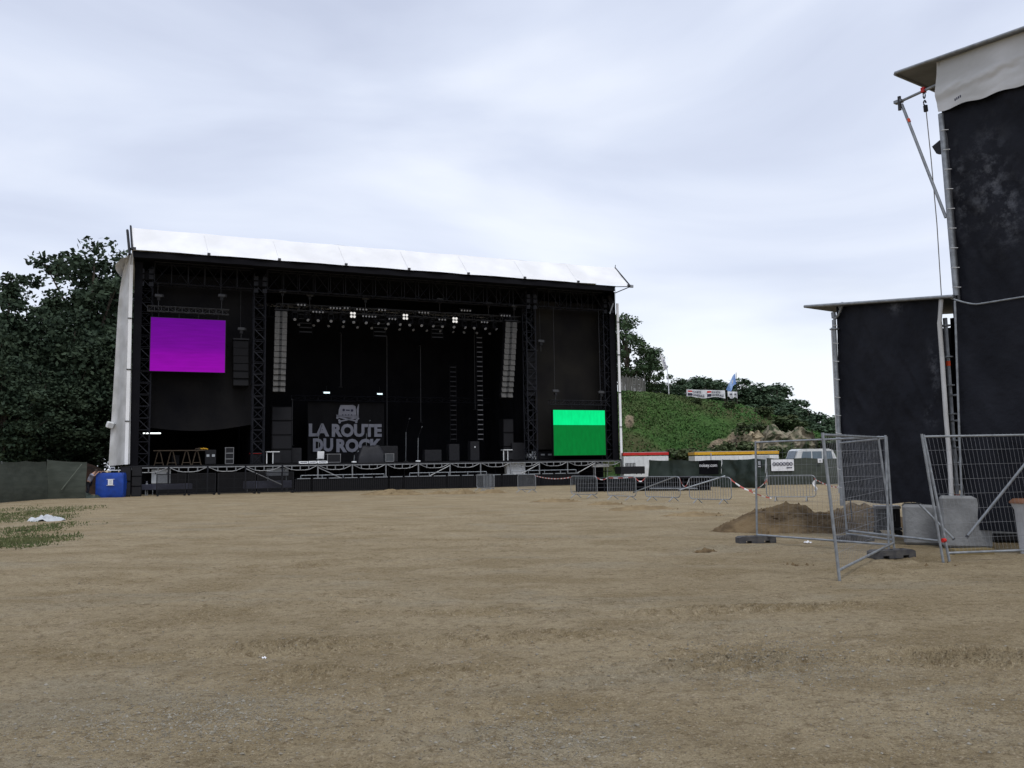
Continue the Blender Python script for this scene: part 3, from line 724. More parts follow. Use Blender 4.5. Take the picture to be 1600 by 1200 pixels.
mb = MB(); mb.sheet(side, 30, 120, PVCGREY); sd = mb.build('side_sheet', ST)
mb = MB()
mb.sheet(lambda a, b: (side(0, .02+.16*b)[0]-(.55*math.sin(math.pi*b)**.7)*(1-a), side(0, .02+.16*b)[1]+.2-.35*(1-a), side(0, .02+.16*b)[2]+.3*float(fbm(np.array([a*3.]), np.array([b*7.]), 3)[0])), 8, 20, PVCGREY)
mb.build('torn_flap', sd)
mb = MB(); mb.box((iy[3][0]-.1, -.04, 8.9), (.22, .05, 13.6), PVC)
for z in (5, 8.5, 12): mb.box((iy[3][0]-.1, -.08, z), (.3, .06, .06), STEELB)
mb.build('edge_strip', ST)
mb = MB(); uo = sp(966.5, 560, 0)[0]; mb.box((uo, -.04, 8.6), (.20, .08, 13.2), PVC)
for z in (4.7, 7.6, 10.8, 13.6): mb.box((uo, -.09, z), (.28, .06, .06), STEELB)
mb.build('edge_strip', ST)
P = S(su(172, 2.2, 5.1), 2.2, sp(168, 664, 2.2)[1]); 
mb = MB(); mb.box((0, 0, 0), (.45, .3, .42), WHITEP, .4, .3, .2, .05); mb.bar((0, 0, 0), (.5, .1, .1), .04, GALV)
tag(mb.build('floodlight', None, P, SANG), 'small white floodlight on the outer edge of the white side sheet', 'floodlight')

# ------------------------------------------------------------------ LED screens
def screen_mat(name, bands):
    m = bpy.data.materials.new(name); m.use_nodes = True; t = m.node_tree; b = t.nodes['Principled BSDF']
    b.inputs['Base Color'].default_value = (.003, .003, .003, 1); b.inputs['Roughness'].default_value = .9; b.inputs['Specular IOR Level'].default_value = .05
    s = t.nodes.new('ShaderNodeSeparateXYZ'); g_ = t.nodes.new('ShaderNodeTexCoord'); t.links.new(g_.outputs['Generated'], s.inputs[0])
    r = t.nodes.new('ShaderNodeValToRGB'); t.links.new(s.outputs['Z'], r.inputs[0])
    el = r.color_ramp.elements
    while len(el) < len(bands): el.new(.5)
    for e_, (p_, c_) in zip(el, bands): e_.position = p_; e_.color = (*c_, 1)
    n = t.nodes.new('ShaderNodeTexNoise'); n.inputs['Scale'].default_value = 1; n.inputs['Detail'].default_value = 2
    q = t.nodes.new('ShaderNodeMapping'); q.inputs['Scale'].default_value = (22, 1, 5) if 'green' in name else (3, 1, 26); t.links.new(g_.outputs['Generated'], q.inputs[0]); t.links.new(q.outputs[0], n.inputs['Vector'])
    mr_ = t.nodes.new('ShaderNodeMapRange'); mr_.inputs[1].default_value = .3; mr_.inputs[2].default_value = .7; mr_.inputs[3].default_value = .90; mr_.inputs[4].default_value = 1.08; t.links.new(n.outputs['Fac'], mr_.inputs[0])
    x = t.nodes.new('ShaderNodeVectorMath'); x.operation = 'SCALE'; t.links.new(r.outputs[0], x.inputs[0]); t.links.new(mr_.outputs[0], x.inputs['Scale'])
    t.links.new(x.outputs[0], b.inputs['Emission Color']); b.inputs['Emission Strength'].default_value = 1
    return m
PUR = screen_mat('purple_screen', [(0, (.235, .001, .32)), (.30, (.20, .001, .29)), (.45, (.14, .001, .24)), (1, (.10, .001, .205))])
GRN = screen_mat('green_screen', [(0, (.0, .155, .026)), (.668, (.0, .15, .025)), (.672, (.0, .72, .22)), (1, (.0, .67, .20))])
def led(xs, ys, v, mscr, label, hang):
    u0, z1 = sp(xs[0], ys[0], v); u1, z0 = sp(xs[1], ys[1], v)
    z1 = (z1+sp(xs[1], ys[2], v)[1])/2; z0 = (z0+sp(xs[0], ys[3], v)[1])/2
    w, h = u1-u0, z1-z0; t_ = thing('led_screen', label, 'led screen', S((u0+u1)/2, v, z0), SANG)
    mb = MB(); mb.box((0, .16, h/2), (w+.1, .26, h+.08), STEELB); mb.build('cabinet', t_)
    mb = MB(); mb.box((0, .005, h/2), (w, .03, h), mscr); mb.build('display', t_)
    mb = MB(); mb.lattice((-w/2-.25, .16, h+.62), (w/2+.25, .16, h+.62), .35, .36, 12, .025, DULL if hang else TRUSS, side=(0, 1, 0)); mb.build('bumper_truss', t_)
    for s in (-.4, -.13, .13, .4): mb = MB(); mb.bar((s*w, .16, h+.04), (s*w, .16, h+.45), .03, STEELB); mb.build('hanging_bracket', t_)
    return u0, u1, z0, z1
PL = led((236, 351), (497, 582, 499.5, 579.5), .1, PUR, 'led screen glowing plain purple high on the left wing of the stage', 1)
GL = led((864.5, 946.5), (640.5, 711, 641.5, 711.5), .05, GRN, 'led screen glowing in two shades of green low on the right wing', 0)

# ------------------------------------------------------------------ chain hoists
def hoist(x, y, v, ybot, label):
    u, z = sp(x, y, v); zb = sp(x, ybot, v)[1]; zt = zt0+.1
    t_ = thing('chain_hoist', label, 'hoist', S(u, v, z), SANG, 'chain hoists hanging from the front roof truss')
    mb = MB(); mb.box((0, 0, 0), (.5, .25, .22), DULL, bev=.04); mb.box((.28, 0, 0), (.12, .2, .18), STEELB); mb.build('motor', t_)
    mb = MB(); mb.bar((-.06, 0, .1), (-.06, 0, max(.2, zt-z)), .012, DULL, 4); mb.build('lifting_chain', t_)
    mb = MB(); mb.box((0, 0, -.22), (.2, .2, .26), STEELB); mb.bar((0, 0, -.12), (0, 0, zb-z), .022, DULL, 4); mb.build('hook_strap', t_)
for x, y, v, yb, lab in [(248, 462, .25, 484, 'grey hoist above the left end of the purple screen'), (346.5, 462, .25, 486, 'grey hoist above the right end of the purple screen'),
                         (377, 514, .95, 531, 'grey hoist above the dark array beside the purple screen'), (441.5, 455, .95, 480, 'grey hoist above the left grey line array'),
                         (484, 461, 1.3, 478, 'grey hoist just right of the left line array hoist'), (571, 466, 1.3, 482, 'grey hoist above the middle blinder lamps'),
                         (687, 468, 1.3, 486, 'grey hoist above the right half of the lighting truss'), (763, 474, 1.3, 490, 'grey hoist left of the right line array hoist'),
                         (803, 478, .95, 500, 'grey hoist above the right grey line array'), (845, 533, .95, 549, 'grey hoist above the dark array on the right wing'),
                         (868, 611, .2, 632, 'grey hoist above the left end of the green screen'), (939, 613, .2, 633, 'grey hoist above the right end of the green screen')]:
    hoist(x, y, v, yb, lab)

# ------------------------------------------------------------------ line arrays
def line_array(xt, yt, xb, yb, wpx, v, n, gm, label, group, lean=.35):
    u0, z0 = sp(xt, yt, v); u1, z1 = sp(xb, yb, v); w = abs(sp(xt+wpx/2, yt, v)[0]-sp(xt-wpx/2, yt, v)[0]); H = z0-z1; ch = H/n
    t_ = thing('line_array', label, 'loudspeaker', S(u0, v, z1), SANG, group)
    mb = MB(); mb.box((0, .3, H+.1), (w*1.05, .7, .1), STEELB); mb.bar((0, .3, H+.1), (0, .3, H+.5), .05, STEELB); mb.build('flying_bar', t_)
    for k in range(n):
        zc = H-(k+.5)*ch; f = k/(n-1); vv = .28+ lean*f*f; uu = (u1-u0)*f; tilt = R(14)*f*f
        mb = MB(); mb.box((uu, vv, zc), (w, .5, ch-.01), SPK, 0, -tilt, bev=.02); c = mb.build('speaker_cabinet', t_)
        if gm:
            M_ = Matrix.Rotation(-tilt, 3, 'X')
            mb = MB()
            for s in (-1, 1):
                q = Vector((uu+s*w*.285, vv, zc))+M_ @ Vector((0, -.262, 0)); mb.box(q, (w*.37, .03, ch-.025), gm, 0, -tilt)
            q = Vector((uu, vv, zc))+M_ @ Vector((0, -.256, 0)); mb.box(q, (w*.17, .02, ch-.07), mat('horn_grille', (.028, .028, .027), .6), 0, -tilt)
            mb.build('grille', c)
GA = 'grey fronted line arrays either side of the stage opening'
line_array(439.5, 486, 437, 613, 20, .75, 14, GRILLE, 'tall grey fronted line array left of the stage opening', GA)
line_array(799, 503, 795, 622, 18.5, .75, 14, GRILLE, 'tall grey fronted line array right of the stage opening', GA)
line_array(376.5, 532, 376.5, 604, 24, .9, 6, None, 'black subwoofer array between purple screen and left lattice tower', 'black hung arrays', .05)
line_array(832, 549, 831, 620, 15, .9, 8, None, 'black array hanging on the right wing above the green screen', 'black hung arrays', .1)

# ------------------------------------------------------------------ lighting rig
zl0 = sp(430, 482, 1.6)[1]; zl = (zl0+sp(812, 497, 1.6)[1])/2
def rig(name, x0, x1, v, z, label):
    u0, u1 = su(x0, v, z), su(x1, v, z); mb = MB(); mb.lattice((u0, v, z), (u1, v, z), .45, .45, int((u1-u0)/.8),   .025, DULL if v < 3 else TRUSS, side=(0, 1, 0), rd=.018)
    o = mb.build(name, None); o.location = S(0, 0, 0); o.rotation_euler = (0, 0, SANG); tag(o, label, 'truss', 'hung lighting trusses'); return u0, u1
uA, uZ = rig('lighting_truss', 432, 812, 1.6, zl, 'silver truss full of lamps hung behind the front of the stage opening')
zl2 = sp(620, 498, 6)[1]; rig('lighting_truss', 445, 800, 6.0, zl2, 'darker truss hung deeper inside the stage roof')
GLT = 'lamps hanging from the lighting trusses'
def movhead(loc, label):
    t_ = thing('moving_head_lamp', label, 'stage light', loc, SANG, GLT)
    mb = MB(); mb.box((0, 0, -.1), (.36, .3, .18), SPK, bev=.03); mb.build('base', t_)
    mb = MB()
    for s in (-1, 1): mb.box((s*.19, 0, -.36), (.05, .16, .42), SPK)
    mb.build('yoke', t_)
    mb = MB(); mb.tube([(0, .2, -.36), (0, .1, -.46), (0, -.16, -.66)], [.09, .15, .13], SPK, 10); h_ = mb.build('head', t_)
    mb = MB(); mb.tube([(0, -.163, -.663), (0, -.175, -.673)], [.115, .115], LENSDIM, 10); mb.build('lens', h_)
    return t_
pr = None
lab1 = 'black moving head lamp hanging under the silver front truss'; lab2 = 'black moving head lamp hanging under the darker inner truss'
for i in range(22):
    f = (i+.5)/22; loc = S(uA+(uZ-uA)*f, 1.6, zl-.25)
    if pr is None: pr = movhead(loc, lab1)
    else: dup(pr, loc, SANG+(i*37 % 11-5)*.12, lab1)
for i in range(16): dup(pr, S(uA+.6+(uZ-uA-1)*(i+.5)/16, 6.0, zl2-.25), SANG+(i*53 % 13-6)*.1, lab2)
def blinder(x, y, label):
    u, z = sp(x, y, 1.2); t_ = thing('blinder_lamp', label, 'stage light', S(u, 1.2, z), SANG, 'four lamp blinders on the front truss')
    mb = MB(); mb.box((0, .1, 0), (.46, .16, .52), SPK, bev=.03); mb.bar((0, .15, .2), (0, .3, .5), .03, SPK); mb.build('housing', t_)
    for a in (-1, 1):
        for b in (-1, 1): mb = MB(); mb.tube([(a*.115, .02, b*.125), (a*.115, -.02, b*.125)], [.10, .095], LENS, 10); mb.build('lamp', t_)
blinder(551.5, 492, 'bright four lamp blinder left of the middle of the truss')
blinder(633.5, 495, 'bright four lamp blinder at the middle of the truss')
blinder(711, 500, 'bright four lamp blinder right of the middle of the truss')
def parbar(x, y, n, label):
    u, z = sp(x, y, 1.3); t_ = thing('par_bar', label, 'stage light', S(u, 1.3, z), SANG, 'short bars of small lamps on the front truss')
    mb = MB(); mb.box((0, .12, .12), (n*.24+.1, .06, .06), STEELB); mb.build('bar', t_)
    for i in range(n):
        mb = MB(); xx = (i-(n-1)/2)*.24; mb.tube([(xx, .2, .02), (xx, 0, -.02)], [.06, .085], SPK, 8); mb.tube([(xx, -.002, -.02), (xx, -.012, -.022)], [.07, .07], LENSDIM, 8); mb.build('lamp', t_)
for x, y, n, lab in [(471, 476, 3, 'three lamp bar nearest the left line array'), (497, 487, 4, 'four lamp bar left of the left blinder'), (524, 481, 4, 'four lamp bar at the left third of the truss'), (541, 481, 2, 'two lamp bar just above the left blinder'),
                     (565, 483, 4, 'four lamp bar right of the left blinder'), (577, 494, 5, 'five lamp bar between the left and middle blinders'), (597, 484, 3, 'three lamp bar left of the middle blinder'), (613, 498, 3, 'three lamp bar hung lower left of the middle blinder'),
                     (662, 488, 4, 'four lamp bar right of the middle blinder'), (691, 499, 3, 'three lamp bar left of the right blinder'), (728, 485, 4, 'four lamp bar above the right blinder'), (757, 503, 3, 'three lamp bar right of the right blinder'), (790, 493, 4, 'four lamp bar nearest the right line array')]:
    parbar(x, y, n, lab)
# vertical strings of lamps
def ladder(x0, y0, x1, y1, v, n, w, m, label):
    u0, z0 = sp(x0, y0, v); u1, z1 = sp(x1, y1, v); t_ = thing('light_ladder', label, 'stage light', S(u1, v, z1), SANG, 'vertical ladders of light battens')
    mb = MB(); 
    for s in (-1, 1): mb.bar((s*w*.55, .06, 0), (u0-u1+s*w*.55, .06, z0-z1), .02, STEELB, 4)
    mb.build('rail', t_)
    for k in range(n):
        f = (k+.5)/n; mb = MB(); mb.box(((u0-u1)*f, 0, (z0-z1)*f), (w, .08, .07), m); mb.build('batten', t_)
BAT = mat('batten_lens', (.15, .15, .16), .4); BATD = mat('dim_batten', (.018, .018, .022), .5)
ladder(749, 524, 751, 690, 4.0, 22, .46, BAT, 'tall ladder of pale light battens right of the middle of the stage')
ladder(708, 570, 709, 690, 5.5, 16, .5, BATD, 'dim ladder of battens left of the pale batten ladder')
ladder(476, 488, 478, 522, 3.0, 5, .9, BATD, 'short dim ladder of lamps right of the left line array')
ladder(592, 496, 594, 528, 3.0, 5, .9, BATD, 'short dim ladder of lamps left of the middle blinder')
ladder(682, 500, 684, 530, 3.0, 5, .9, BATD, 'short dim ladder of lamps left of the right blinder')
# vertical poles of the drapes
for x, y0, y1, v, lab in [(533, 520, 605, 8.0, 'thin grey pole above the printed backdrop'), (604.5, 525, 697, 7.5, 'thin grey pole right of the printed backdrop'), (657, 540, 660, 8.0, 'thin grey pole right of the middle of the stage'),
                          (457, 624, 696, 6.0, 'thin grey pole left of the printed backdrop'), (741, 510, 640, 7.0, 'thin grey pole left of the pale batten ladder')]:
    u, z1 = sp(x, y0, v); z0 = sp(x, y1, v)[1]; mb = MB(); mb.bar((0, 0, 0), (0, 0, z1-z0), .035, DULL, 6); mb.bar((0, .03, z1-z0), (0, .5, z1-z0+.05), .03, GALV, 4); mb.box((0, 0, .02), (.3, .3, .04), STEELB)
    tag(mb.build('drape_pole', None, S(u, v, z0), SANG), lab, 'pole', 'poles of the stage drapes')
def lit(x, y, v, w, h, m, lab):
    u, z = sp(x, y, v); t_ = thing('work_light', lab, 'work light', S(u, v, z), SANG, 'lit work lights inside the stage')
    mb = MB(); mb.box((0, .05, .02), (w+.08, .08, h+.06), STEELB); mb.bar((0, .06, .05), (0, .1, .6), .02, STEELB); mb.build('housing', t_)
    mb = MB(); mb.box((0, 0, 0), (w, .04, h), m); mb.build('tube', t_)
lit(237.5, 677, 2.6, 1.15, .08, TUBE, 'long lit white tube low on the left wing'); lit(510.5, 613.5, 8, .5, .13, TUBE2, 'small lit lamp above the left of the printed backdrop'); lit(593.5, 615.5, 8, .45, .12, TUBE2, 'small lit lamp above the right of the printed backdrop')

# ------------------------------------------------------------------ printed backdrop
BV = 9.0
u0, z1 = sp(481, 634, BV); u1, z0 = sp(600, 722, BV); z0 = DECK
bk = thing('backdrop', 'black backdrop printed with grey words and a skull like cassette', 'backdrop', S(u0, BV, DECK), SANG)
w_, h_ = u1-u0, z1-z0+.3
mb = MB(); mb.sheet(lambda a, b: (w_*a, .08*math.sin(a*23), h_*b), 60, 4, BACKDROP); mb.build('cloth', bk)
def toB(x, y): u, z = sp(x, y, BV); return u-u0, z-DECK
tfb = lambda x, y, z: (x, -.13-z, y)
def fit_text(mbx, s, x0, x1, ytop, ybot, m, tf, pxf, bold):
    a = pxf(x0, ybot); b = pxf(x1, ytop); W_, H_ = b[0]-a[0], b[1]-a[1]
    t_ = MB(); t_.text(s, 1, (0, 0), m, lambda x, y, z: (x, y, z), bold, .0, 'LEFT')
    xs = [v[0] for v in t_.v]; ys = [v[1] for v in t_.v]; kx = W_/(max(xs)-min(xs)); ky = H_/(max(ys)-min(ys)); x_, y_ = min(xs), min(ys)
    mbx.add([tf(a[0]+(v[0]-x_)*kx, a[1]+(v[1]-y_)*ky, 0) for v in t_.v], t_.f, m)
mb = MB()
fit_text(mb, 'LA', 482, 514, 662, 682, TEXTGREY, tfb, toB, .05); fit_text(mb, 'ROUTE', 518, 596, 662.5, 683, TEXTGREY, tfb, toB, .05)
fit_text(mb, 'DU', 488.5, 520, 685, 706, TEXTGREY, tfb, toB, .05); fit_text(mb, 'ROCK', 525, 596, 685.5, 707, TEXTGREY, tfb, toB, .05)
mb.build('lettering', bk)
mb = MB()
def pp(pts, d=0, m=TEXTGREY): mb.add([tfb(*toB(*q), d) for q in pts], [tuple(range(len(pts)))], m)
pp([(531.5, 633.5), (532, 633), (551, 633), (555, 635), (556.5, 651), (528, 651), (529, 640)])
pp([(558, 652), (556.5, 640), (559.5, 632), (560.5, 632), (559.5, 652)])
pp([(525, 648), (528, 649), (557, 649.5), (559.5, 648.5), (559, 653.5), (530, 651.5), (525.5, 652)])
def bone(a, b):
    A, B = Vector(a), Vector(b); d = (B-A).normalized(); n = Vector((-d.y, d.x))
    pp([A+n*1.1, A-n*1.1, B-n*1.1, B+n*1.1])
    for c in (A, B):
        for s in (-1, 1): q = c+n*s*1.5; pp([q+Vector((math.cos(k*math.pi/4), math.sin(k*math.pi/4)))*1.9 for k in range(8)], .001+.001*s)
bone((527, 651.5), (556.5, 658)); bone((530, 658.5), (558.5, 652.5))
for c in ((536.5, 640.8), (549.5, 641.5)): pp([(c[0]+2.1*math.cos(k*math.pi/5), c[1]+2.1*math.sin(k*math.pi/5)) for k in range(10)], .004, INK)
pp([(540, 640), (546, 640.3), (546, 642.3), (540, 642)], .004, INK)
for k in range(4): pp([(534+k*4.6, 647.6), (536+k*4.6, 647.7), (536+k*4.6, 649.2), (534+k*4.6, 649.1)], .004, INK)
for k in (0, 1): mb.box((0, 0, -9), (.001, .001, .001), INK) if False else None
mb.build('emblem', bk)

# ------------------------------------------------------------------ gear standing on the deck
def DK(x, v, z=DECK): return S(su(x, v, z), v, z)
def wpx(x0, x1, v): return su(x1, v)-su(x0, v)
def htop(x, y, v): return sp(x, y, v)[1]-DECK
def case(x0, x1, ytop, v, label, body=CASE, trim=None, d=.7, name='flight_case', cat='flight case', group='equipment cases on the stage deck', z=DECK, extra=None, hh=None):
    w = su(x1, v, z)-su(x0, v, z); h = hh or (sp((x0+x1)/2, ytop, v)[1]-z); t_ = thing(name, label, cat, S(su((x0+x1)/2, v, z), v, z), SANG, group)
    mb = MB(); mb.box((0, 0, h/2+.03), (w, d, h-.06), body, bev=.02); mb.build('body', t_)
    if trim:
        mb = MB(); r = .022
        for a in (-1, 1):
            mb.box((a*(w/2-r), -d/2-.006, h/2+.03), (2*r, .02, h-.06), trim); mb.box((0, -d/2-.008, (h-.03 if a > 0 else .07)), (w-4*r, .02, 2*r), trim)
            mb.box((a*(w/2+.004), 0, h-.04), (.02, d, .05), trim)
        mb.build('edging', t_)
    mb = MB()
    for a in (-1, 1):
        for b_ in (-1, 1): mb.tube([(a*w*.38-.02, b_*d*.36, .03), (a*w*.38+.02, b_*d*.36, .03)], .03, TYRE, 8)
    mb.build('castor', t_)
    if extra: extra(t_, w, h, d)
    return t_
def two_dials(t_, w, h, d):
    mb = MB()
    for s in (-.25, .25): mb.box((s*w, -d/2-.015, h*.62), (w*.26, .02, h*.16), GREYP)
    mb.build('panel', t_)
case(320, 337, 703, 2.5, 'black rack with two grey panels right of the trestle table', extra=two_dials)
def shelves(t_, w, h, d):
    mb = MB()
    for f in (.33, .66): mb.box((0, -d/2-.02, h*f), (w*.9, .02, .05), ALU)
    mb.build('shelf_rail', t_)
case(351, 364.5, 699, 2.3, 'tall rack with bright aluminium edges left of the red topped case', trim=TRIM, extra=shelves)
def redtop(t_, w, h, d): mb = MB(); mb.box((0, -.02, h+.03), (w+.05, d+.05, .07), RED); mb.build('lid', t_)
case(391, 407, 709, 2.2, 'low black case with a red lid beside the left lattice tower', extra=redtop)
case(510, 531, 709, 1.6, 'low black case with grey edging in front of the printed backdrop', trim=TRIM)
case(592, 620, 697, 3.0, 'large plain black case right of the covered gear')
case(600.5, 614, 708.5, 1.3, 'small black monitor box with a bright grey outline', trim=TRIM, body=mat('wedge_grille', (.06, .065, .07), .7))
case(662, 688, 703, 2.8, 'wide black case right of the microphone stand with white base')
case(700, 716, 694, 3.0, 'upright black amplifier case right of the stage centre')
def dot(t_, w, h, d): mb = MB(); mb.tube([(0, -d/2-.002, h*.72), (0, -d/2-.02, h*.72)], .06, WHITEP, 8); mb.build('badge', t_)
case(733, 747, 690, 2.6, 'tall black amplifier with one white badge', extra=dot, name='amplifier', cat='amplifier')
case(798, 819, 692, 2.2, 'tallest plain black case left of the right lattice tower')
case(455, 470, 700, 3.5, 'dark case behind the pale floor wedges')
case(268, 280, 711, 3.4, 'dark case under the trestle table')
case(840, 862, 705, 2.6, 'black case with two grey panels left of the green screen', extra=two_dials)
# speaker stacks
def stack(x0, x1, ytop, v, n, label):
    w = wpx(x0, x1, v); h = htop((x0+x1)/2, ytop, v); t_ = thing('speaker_stack', label, 'loudspeaker', DK((x0+x1)/2, v), SANG, 'side fill speaker stacks')
    ch = h/n
    for k in range(n):
        mb = MB(); mb.box((0, 0, ch*(k+.5)), (w, .9, ch-.02), SPK, bev=.03); c = mb.build('speaker_cabinet', t_)
        mb = MB(); mb.box((0, -.455, ch*(k+.5)), (w*.88, .02, ch*.86), mat('stack_grille', (.008, .008, .0105), .8)); mb.build('grille', c)
stack(423, 455, 636, 2.9, 4, 'dark speaker stack below the left grey line array'); stack(784, 800, 655, 2.6, 3, 'dark speaker stack below the right grey line array')
# trestle table
zt_ = htop(280, 704, 2.6); uu0, uu1 = su(239, 2.6), su(321, 2.6); tt_ = thing('trestle_table', 'long wooden board on four trestles on the left wing', 'table', S((uu0+uu1)/2, 2.6, DECK), SANG)
mb = MB(); mb.box((0, 0, zt_), (uu1-uu0, .8, .06), WOOD); mb.build('board', tt_)
for x in (248, 268, 291, 307):
    c = su(x, 2.6)-(uu0+uu1)/2; mb = MB(); 
    for s in (-1, 1):
        for q in (-.3, .3): mb.bar((c+s*.30, q, 0), (c+s*.06, q, zt_-.03), .035, WOOD, 4)
    for q in (-.3, .3): mb.bar((c-.24, q, .18), (c+.24, q, .18), .025, WOOD, 4)
    mb.bar((c, -.35, zt_-.06), (c, .35, zt_-.06), .05, WOOD, 4); mb.build('trestle', tt_)
mb = MB(); 
for k in range(5): mb.tube([(.15*k-.3, .1*math.sin(k), .06), (.15*k-.2, .1*math.cos(k), .10+.03*(k % 2)), (.15*k-.05, 0, .05)], .05, YEL if k > 1 else WOOD, 6)
tag(mb.build('cable_coil', None, DK(312, 2.6, DECK+zt_+.03), SANG), 'yellowish coil of cable on the right end of the trestle table', 'cable')
def ttable(x0, x1, ytop, v, label):
    w = wpx(x0, x1, v); h = htop((x0+x1)/2, ytop, v); t_ = thing('side_table', label, 'table', DK((x0+x1)/2, v), SANG, 'small white topped tables')
    mb = MB(); mb.box((0, 0, h), (w, .6, .06), WHITEP); mb.build('top', t_)
    for a in (-1, 0): mb = MB(); mb.box((a*(w/2-.03), -.2, h/2), (.06, .06, h-.06), WHITEP); mb.build('leg', t_)
    mb = MB(); mb.box((w*.3, 0, h*.45), (w*.5, .5, h*.6), CASE); mb.build('drawer_unit', t_)
ttable(415.5, 436, 706, 1.2, 'small white topped table below the left speaker stack'); ttable(785, 799, 703, 1.2, 'small white topped table below the right speaker stack')
def wedge(x0, x1, v, h, label, m=WHITEP):
    w = wpx(x0, x1, v); mb = MB(); mb.prism([(-.3, 0), (.3, 0), (.3, h), (-.1, h)], lambda a, b, d: (d, a, b), -w/2, w/2, m)
    mb.box((0, -.2, h*.5), (w*.8, .02, h*.5), INK, 0, R(-40))
    tag(mb.build('floor_monitor', None, DK((x0+x1)/2, v), SANG), label, 'monitor', 'pale floor monitors along the stage edge')
wedge(467, 481, .9, .16, 'pale floor monitor leftmost of the three below the printed words'); wedge(482.5, 494, .9, .17, 'pale floor monitor in the middle of the three below the words'); wedge(495.5, 511, .9, .18, 'pale floor monitor rightmost of the three in front of the white chair')
t_ = thing('white_chair', 'white backed chair behind the pale floor monitors', 'chair', DK(501, 1.8), SANG)
mb = MB(); mb.box((0, -.02, .62), (.5, .05, .55), PVC, 0, R(8), bev=.015); mb.build('backrest', t_); mb = MB(); mb.box((0, .25, .36), (.5, .5, .06), GREYP); mb.build('seat', t_)
for a in (-1, 1):
    for b in (0, .46): mb = MB(); mb.bar((a*.21, b, 0), (a*.21, b, .36), .02, GALV); mb.build('leg', t_)
def micstand(x, ytop, v, label, base=STEELB):
    h = htop(x, ytop, v); t_ = thing('microphone_stand', label, 'microphone stand', DK(x, v), SANG, 'microphone stands on the deck')
    mb = MB(); mb.box((0, 0, .06), (.34, .3, .12), base, bev=.03); mb.build('base', t_)
    mb = MB(); mb.bar((0, 0, .1), (.03, 0, h*.7), .02, GALV); mb.build('pole', t_)
    mb = MB(); mb.bar((.03, 0, h*.7), (.22, -.3, h), .016, STEELB); mb.tube([(.2, -.28, h-.03), (.25, -.38, h+.05)], [.025, .04], GALV, 6); mb.build('boom', t_)
micstand(653, 668, 1.4, 'tall microphone stand with a white base', WHITEP); micstand(572, 658, 4.5, 'microphone stand in front of the printed letter t'); micstand(634, 655, 5, 'thin microphone stand right of the printed backdrop')
micstand(497, 664, 3.6, 'microphone stand in front of the printed letter a'); micstand(553, 706, 1.2, 'short white microphone stand near the front edge', WHITEP)
# covered gear
w = wpx(556, 600, 3.2); h = htop(578, 694, 3.2)
mb = MB(); mb.sheet(lambda a, b: (w*(a-.5)*(1+.08*math.sin(b*9)), -.9+1.8*b, h*(min(1, 5*min(a, 1-a, b, 1-b))**.6)*(.82+.5*float(fbm(np.array([a*3.1]), np.array([b*3.3]), 3)[0]))), 40, 24, TARP)
tag(mb.build('covered_gear', None, DK(578, 3.2), SANG), 'lumpy heap of gear under a wrinkled black cover at centre stage', 'covered gear')
# drum like kit right
t_ = thing('drum_kit', 'pale drum shells beside the right lattice tower', 'drum kit', DK(832, 2.4), SANG)
for (a, b, r, hh) in ((-.35, 0, .26, .55), (.25, .2, .22, .75), (0, -.3, .2, .4)):
    mb = MB(); mb.tube([(a, b, hh-.3), (a, b, hh)], r, GREYP, 14)
    for k in range(3): mb.bar((a+r*.8*math.cos(k*2.1), b+r*.8*math.sin(k*2.1), 0), (a+r*.8*math.cos(k*2.1), b+r*.8*math.sin(k*2.1), hh-.1), .02, GALV, 4)
    mb.build('drum', t_)

# ------------------------------------------------------------------ under and before the deck
def panelbox(x0, x1, y0, y1, v, label, m, name, cat, d=.5):
    u0, z1 = sp(x0, y0, v); u1, z0 = sp(x1, y1, v); z0 = max(0, z0); mb = MB(); mb.box((0, 0, (z1-z0)/2), (u1-u0, d, z1-z0), m, bev=.02)
    for s in (-.3, .3): mb.box((s*(u1-u0), -d/2-.005, (z1-z0)*.72), (.05, .03, .12), INK)
    if z0 > .05:
        for s in (-.42, .42): mb.bar((s*(u1-u0), 0, -z0), (s*(u1-u0), 0, .02), .03, GALV)
    return tag(mb.build(name, None, S((u0+u1)/2, v, z0), SANG), label, cat)
panelbox(237, 266.5, 733.5, 755, .7, 'white cabinet standing under the left wing of the deck', WHITEP, 'white_cabinet', 'cabinet')
panelbox(416, 450, 731.5, 743, .8, 'pale grey box on legs under the deck left of centre', GREYP, 'grey_box', 'box')
panelbox(790, 819, 723, 743, .7, 'white box under the deck below the right line array', WHITEP, 'white_box', 'box')
panelbox(925, 951, 725, 729.5, .4, 'narrow white beam under the green screen', WHITEP, 'white_beam', 'beam', .2)
panelbox(228, 231, 752, 757, -.3, 'tiny pale box on the low blue shelf under the deck', GREYP, 'small_box', 'box', .2)
SLATE = mat('slate_blue_cover', (.045, .047, .07), .7, c2=(.025, .027, .045), scale=2)
panelbox(221, 300, 757, 764, -.2, 'long slate blue low shelf under the left wing', SLATE, 'low_shelf', 'shelf', .5)
panelbox(380, 455, 752, 762, .3, 'long slate blue cover low under the deck left of centre', SLATE, 'low_cover', 'cover', .5)
def subs(x0, x1, v, n, h, label):
    w = (su(x1, v, .5)-su(x0, v, .5)); t_ = thing('subwoofer_stack', label, 'loudspeaker', S(su((x0+x1)/2, v, 0), v, 0), SANG, 'subwoofers on the ground')
    for k in range(n):
        mb = MB(); mb.box((0, 0, h/n*(k+.5)), (w, .9, h/n-.02), SPK, bev=.03); mb.build('subwoofer', t_)
        mb = MB(); mb.box((0, -.455, h/n*(k+.5)), (w*.9, .02, h/n*.85), mat('sub_grille', (.012, .012, .014), .8)); mb.build('grille', t_)
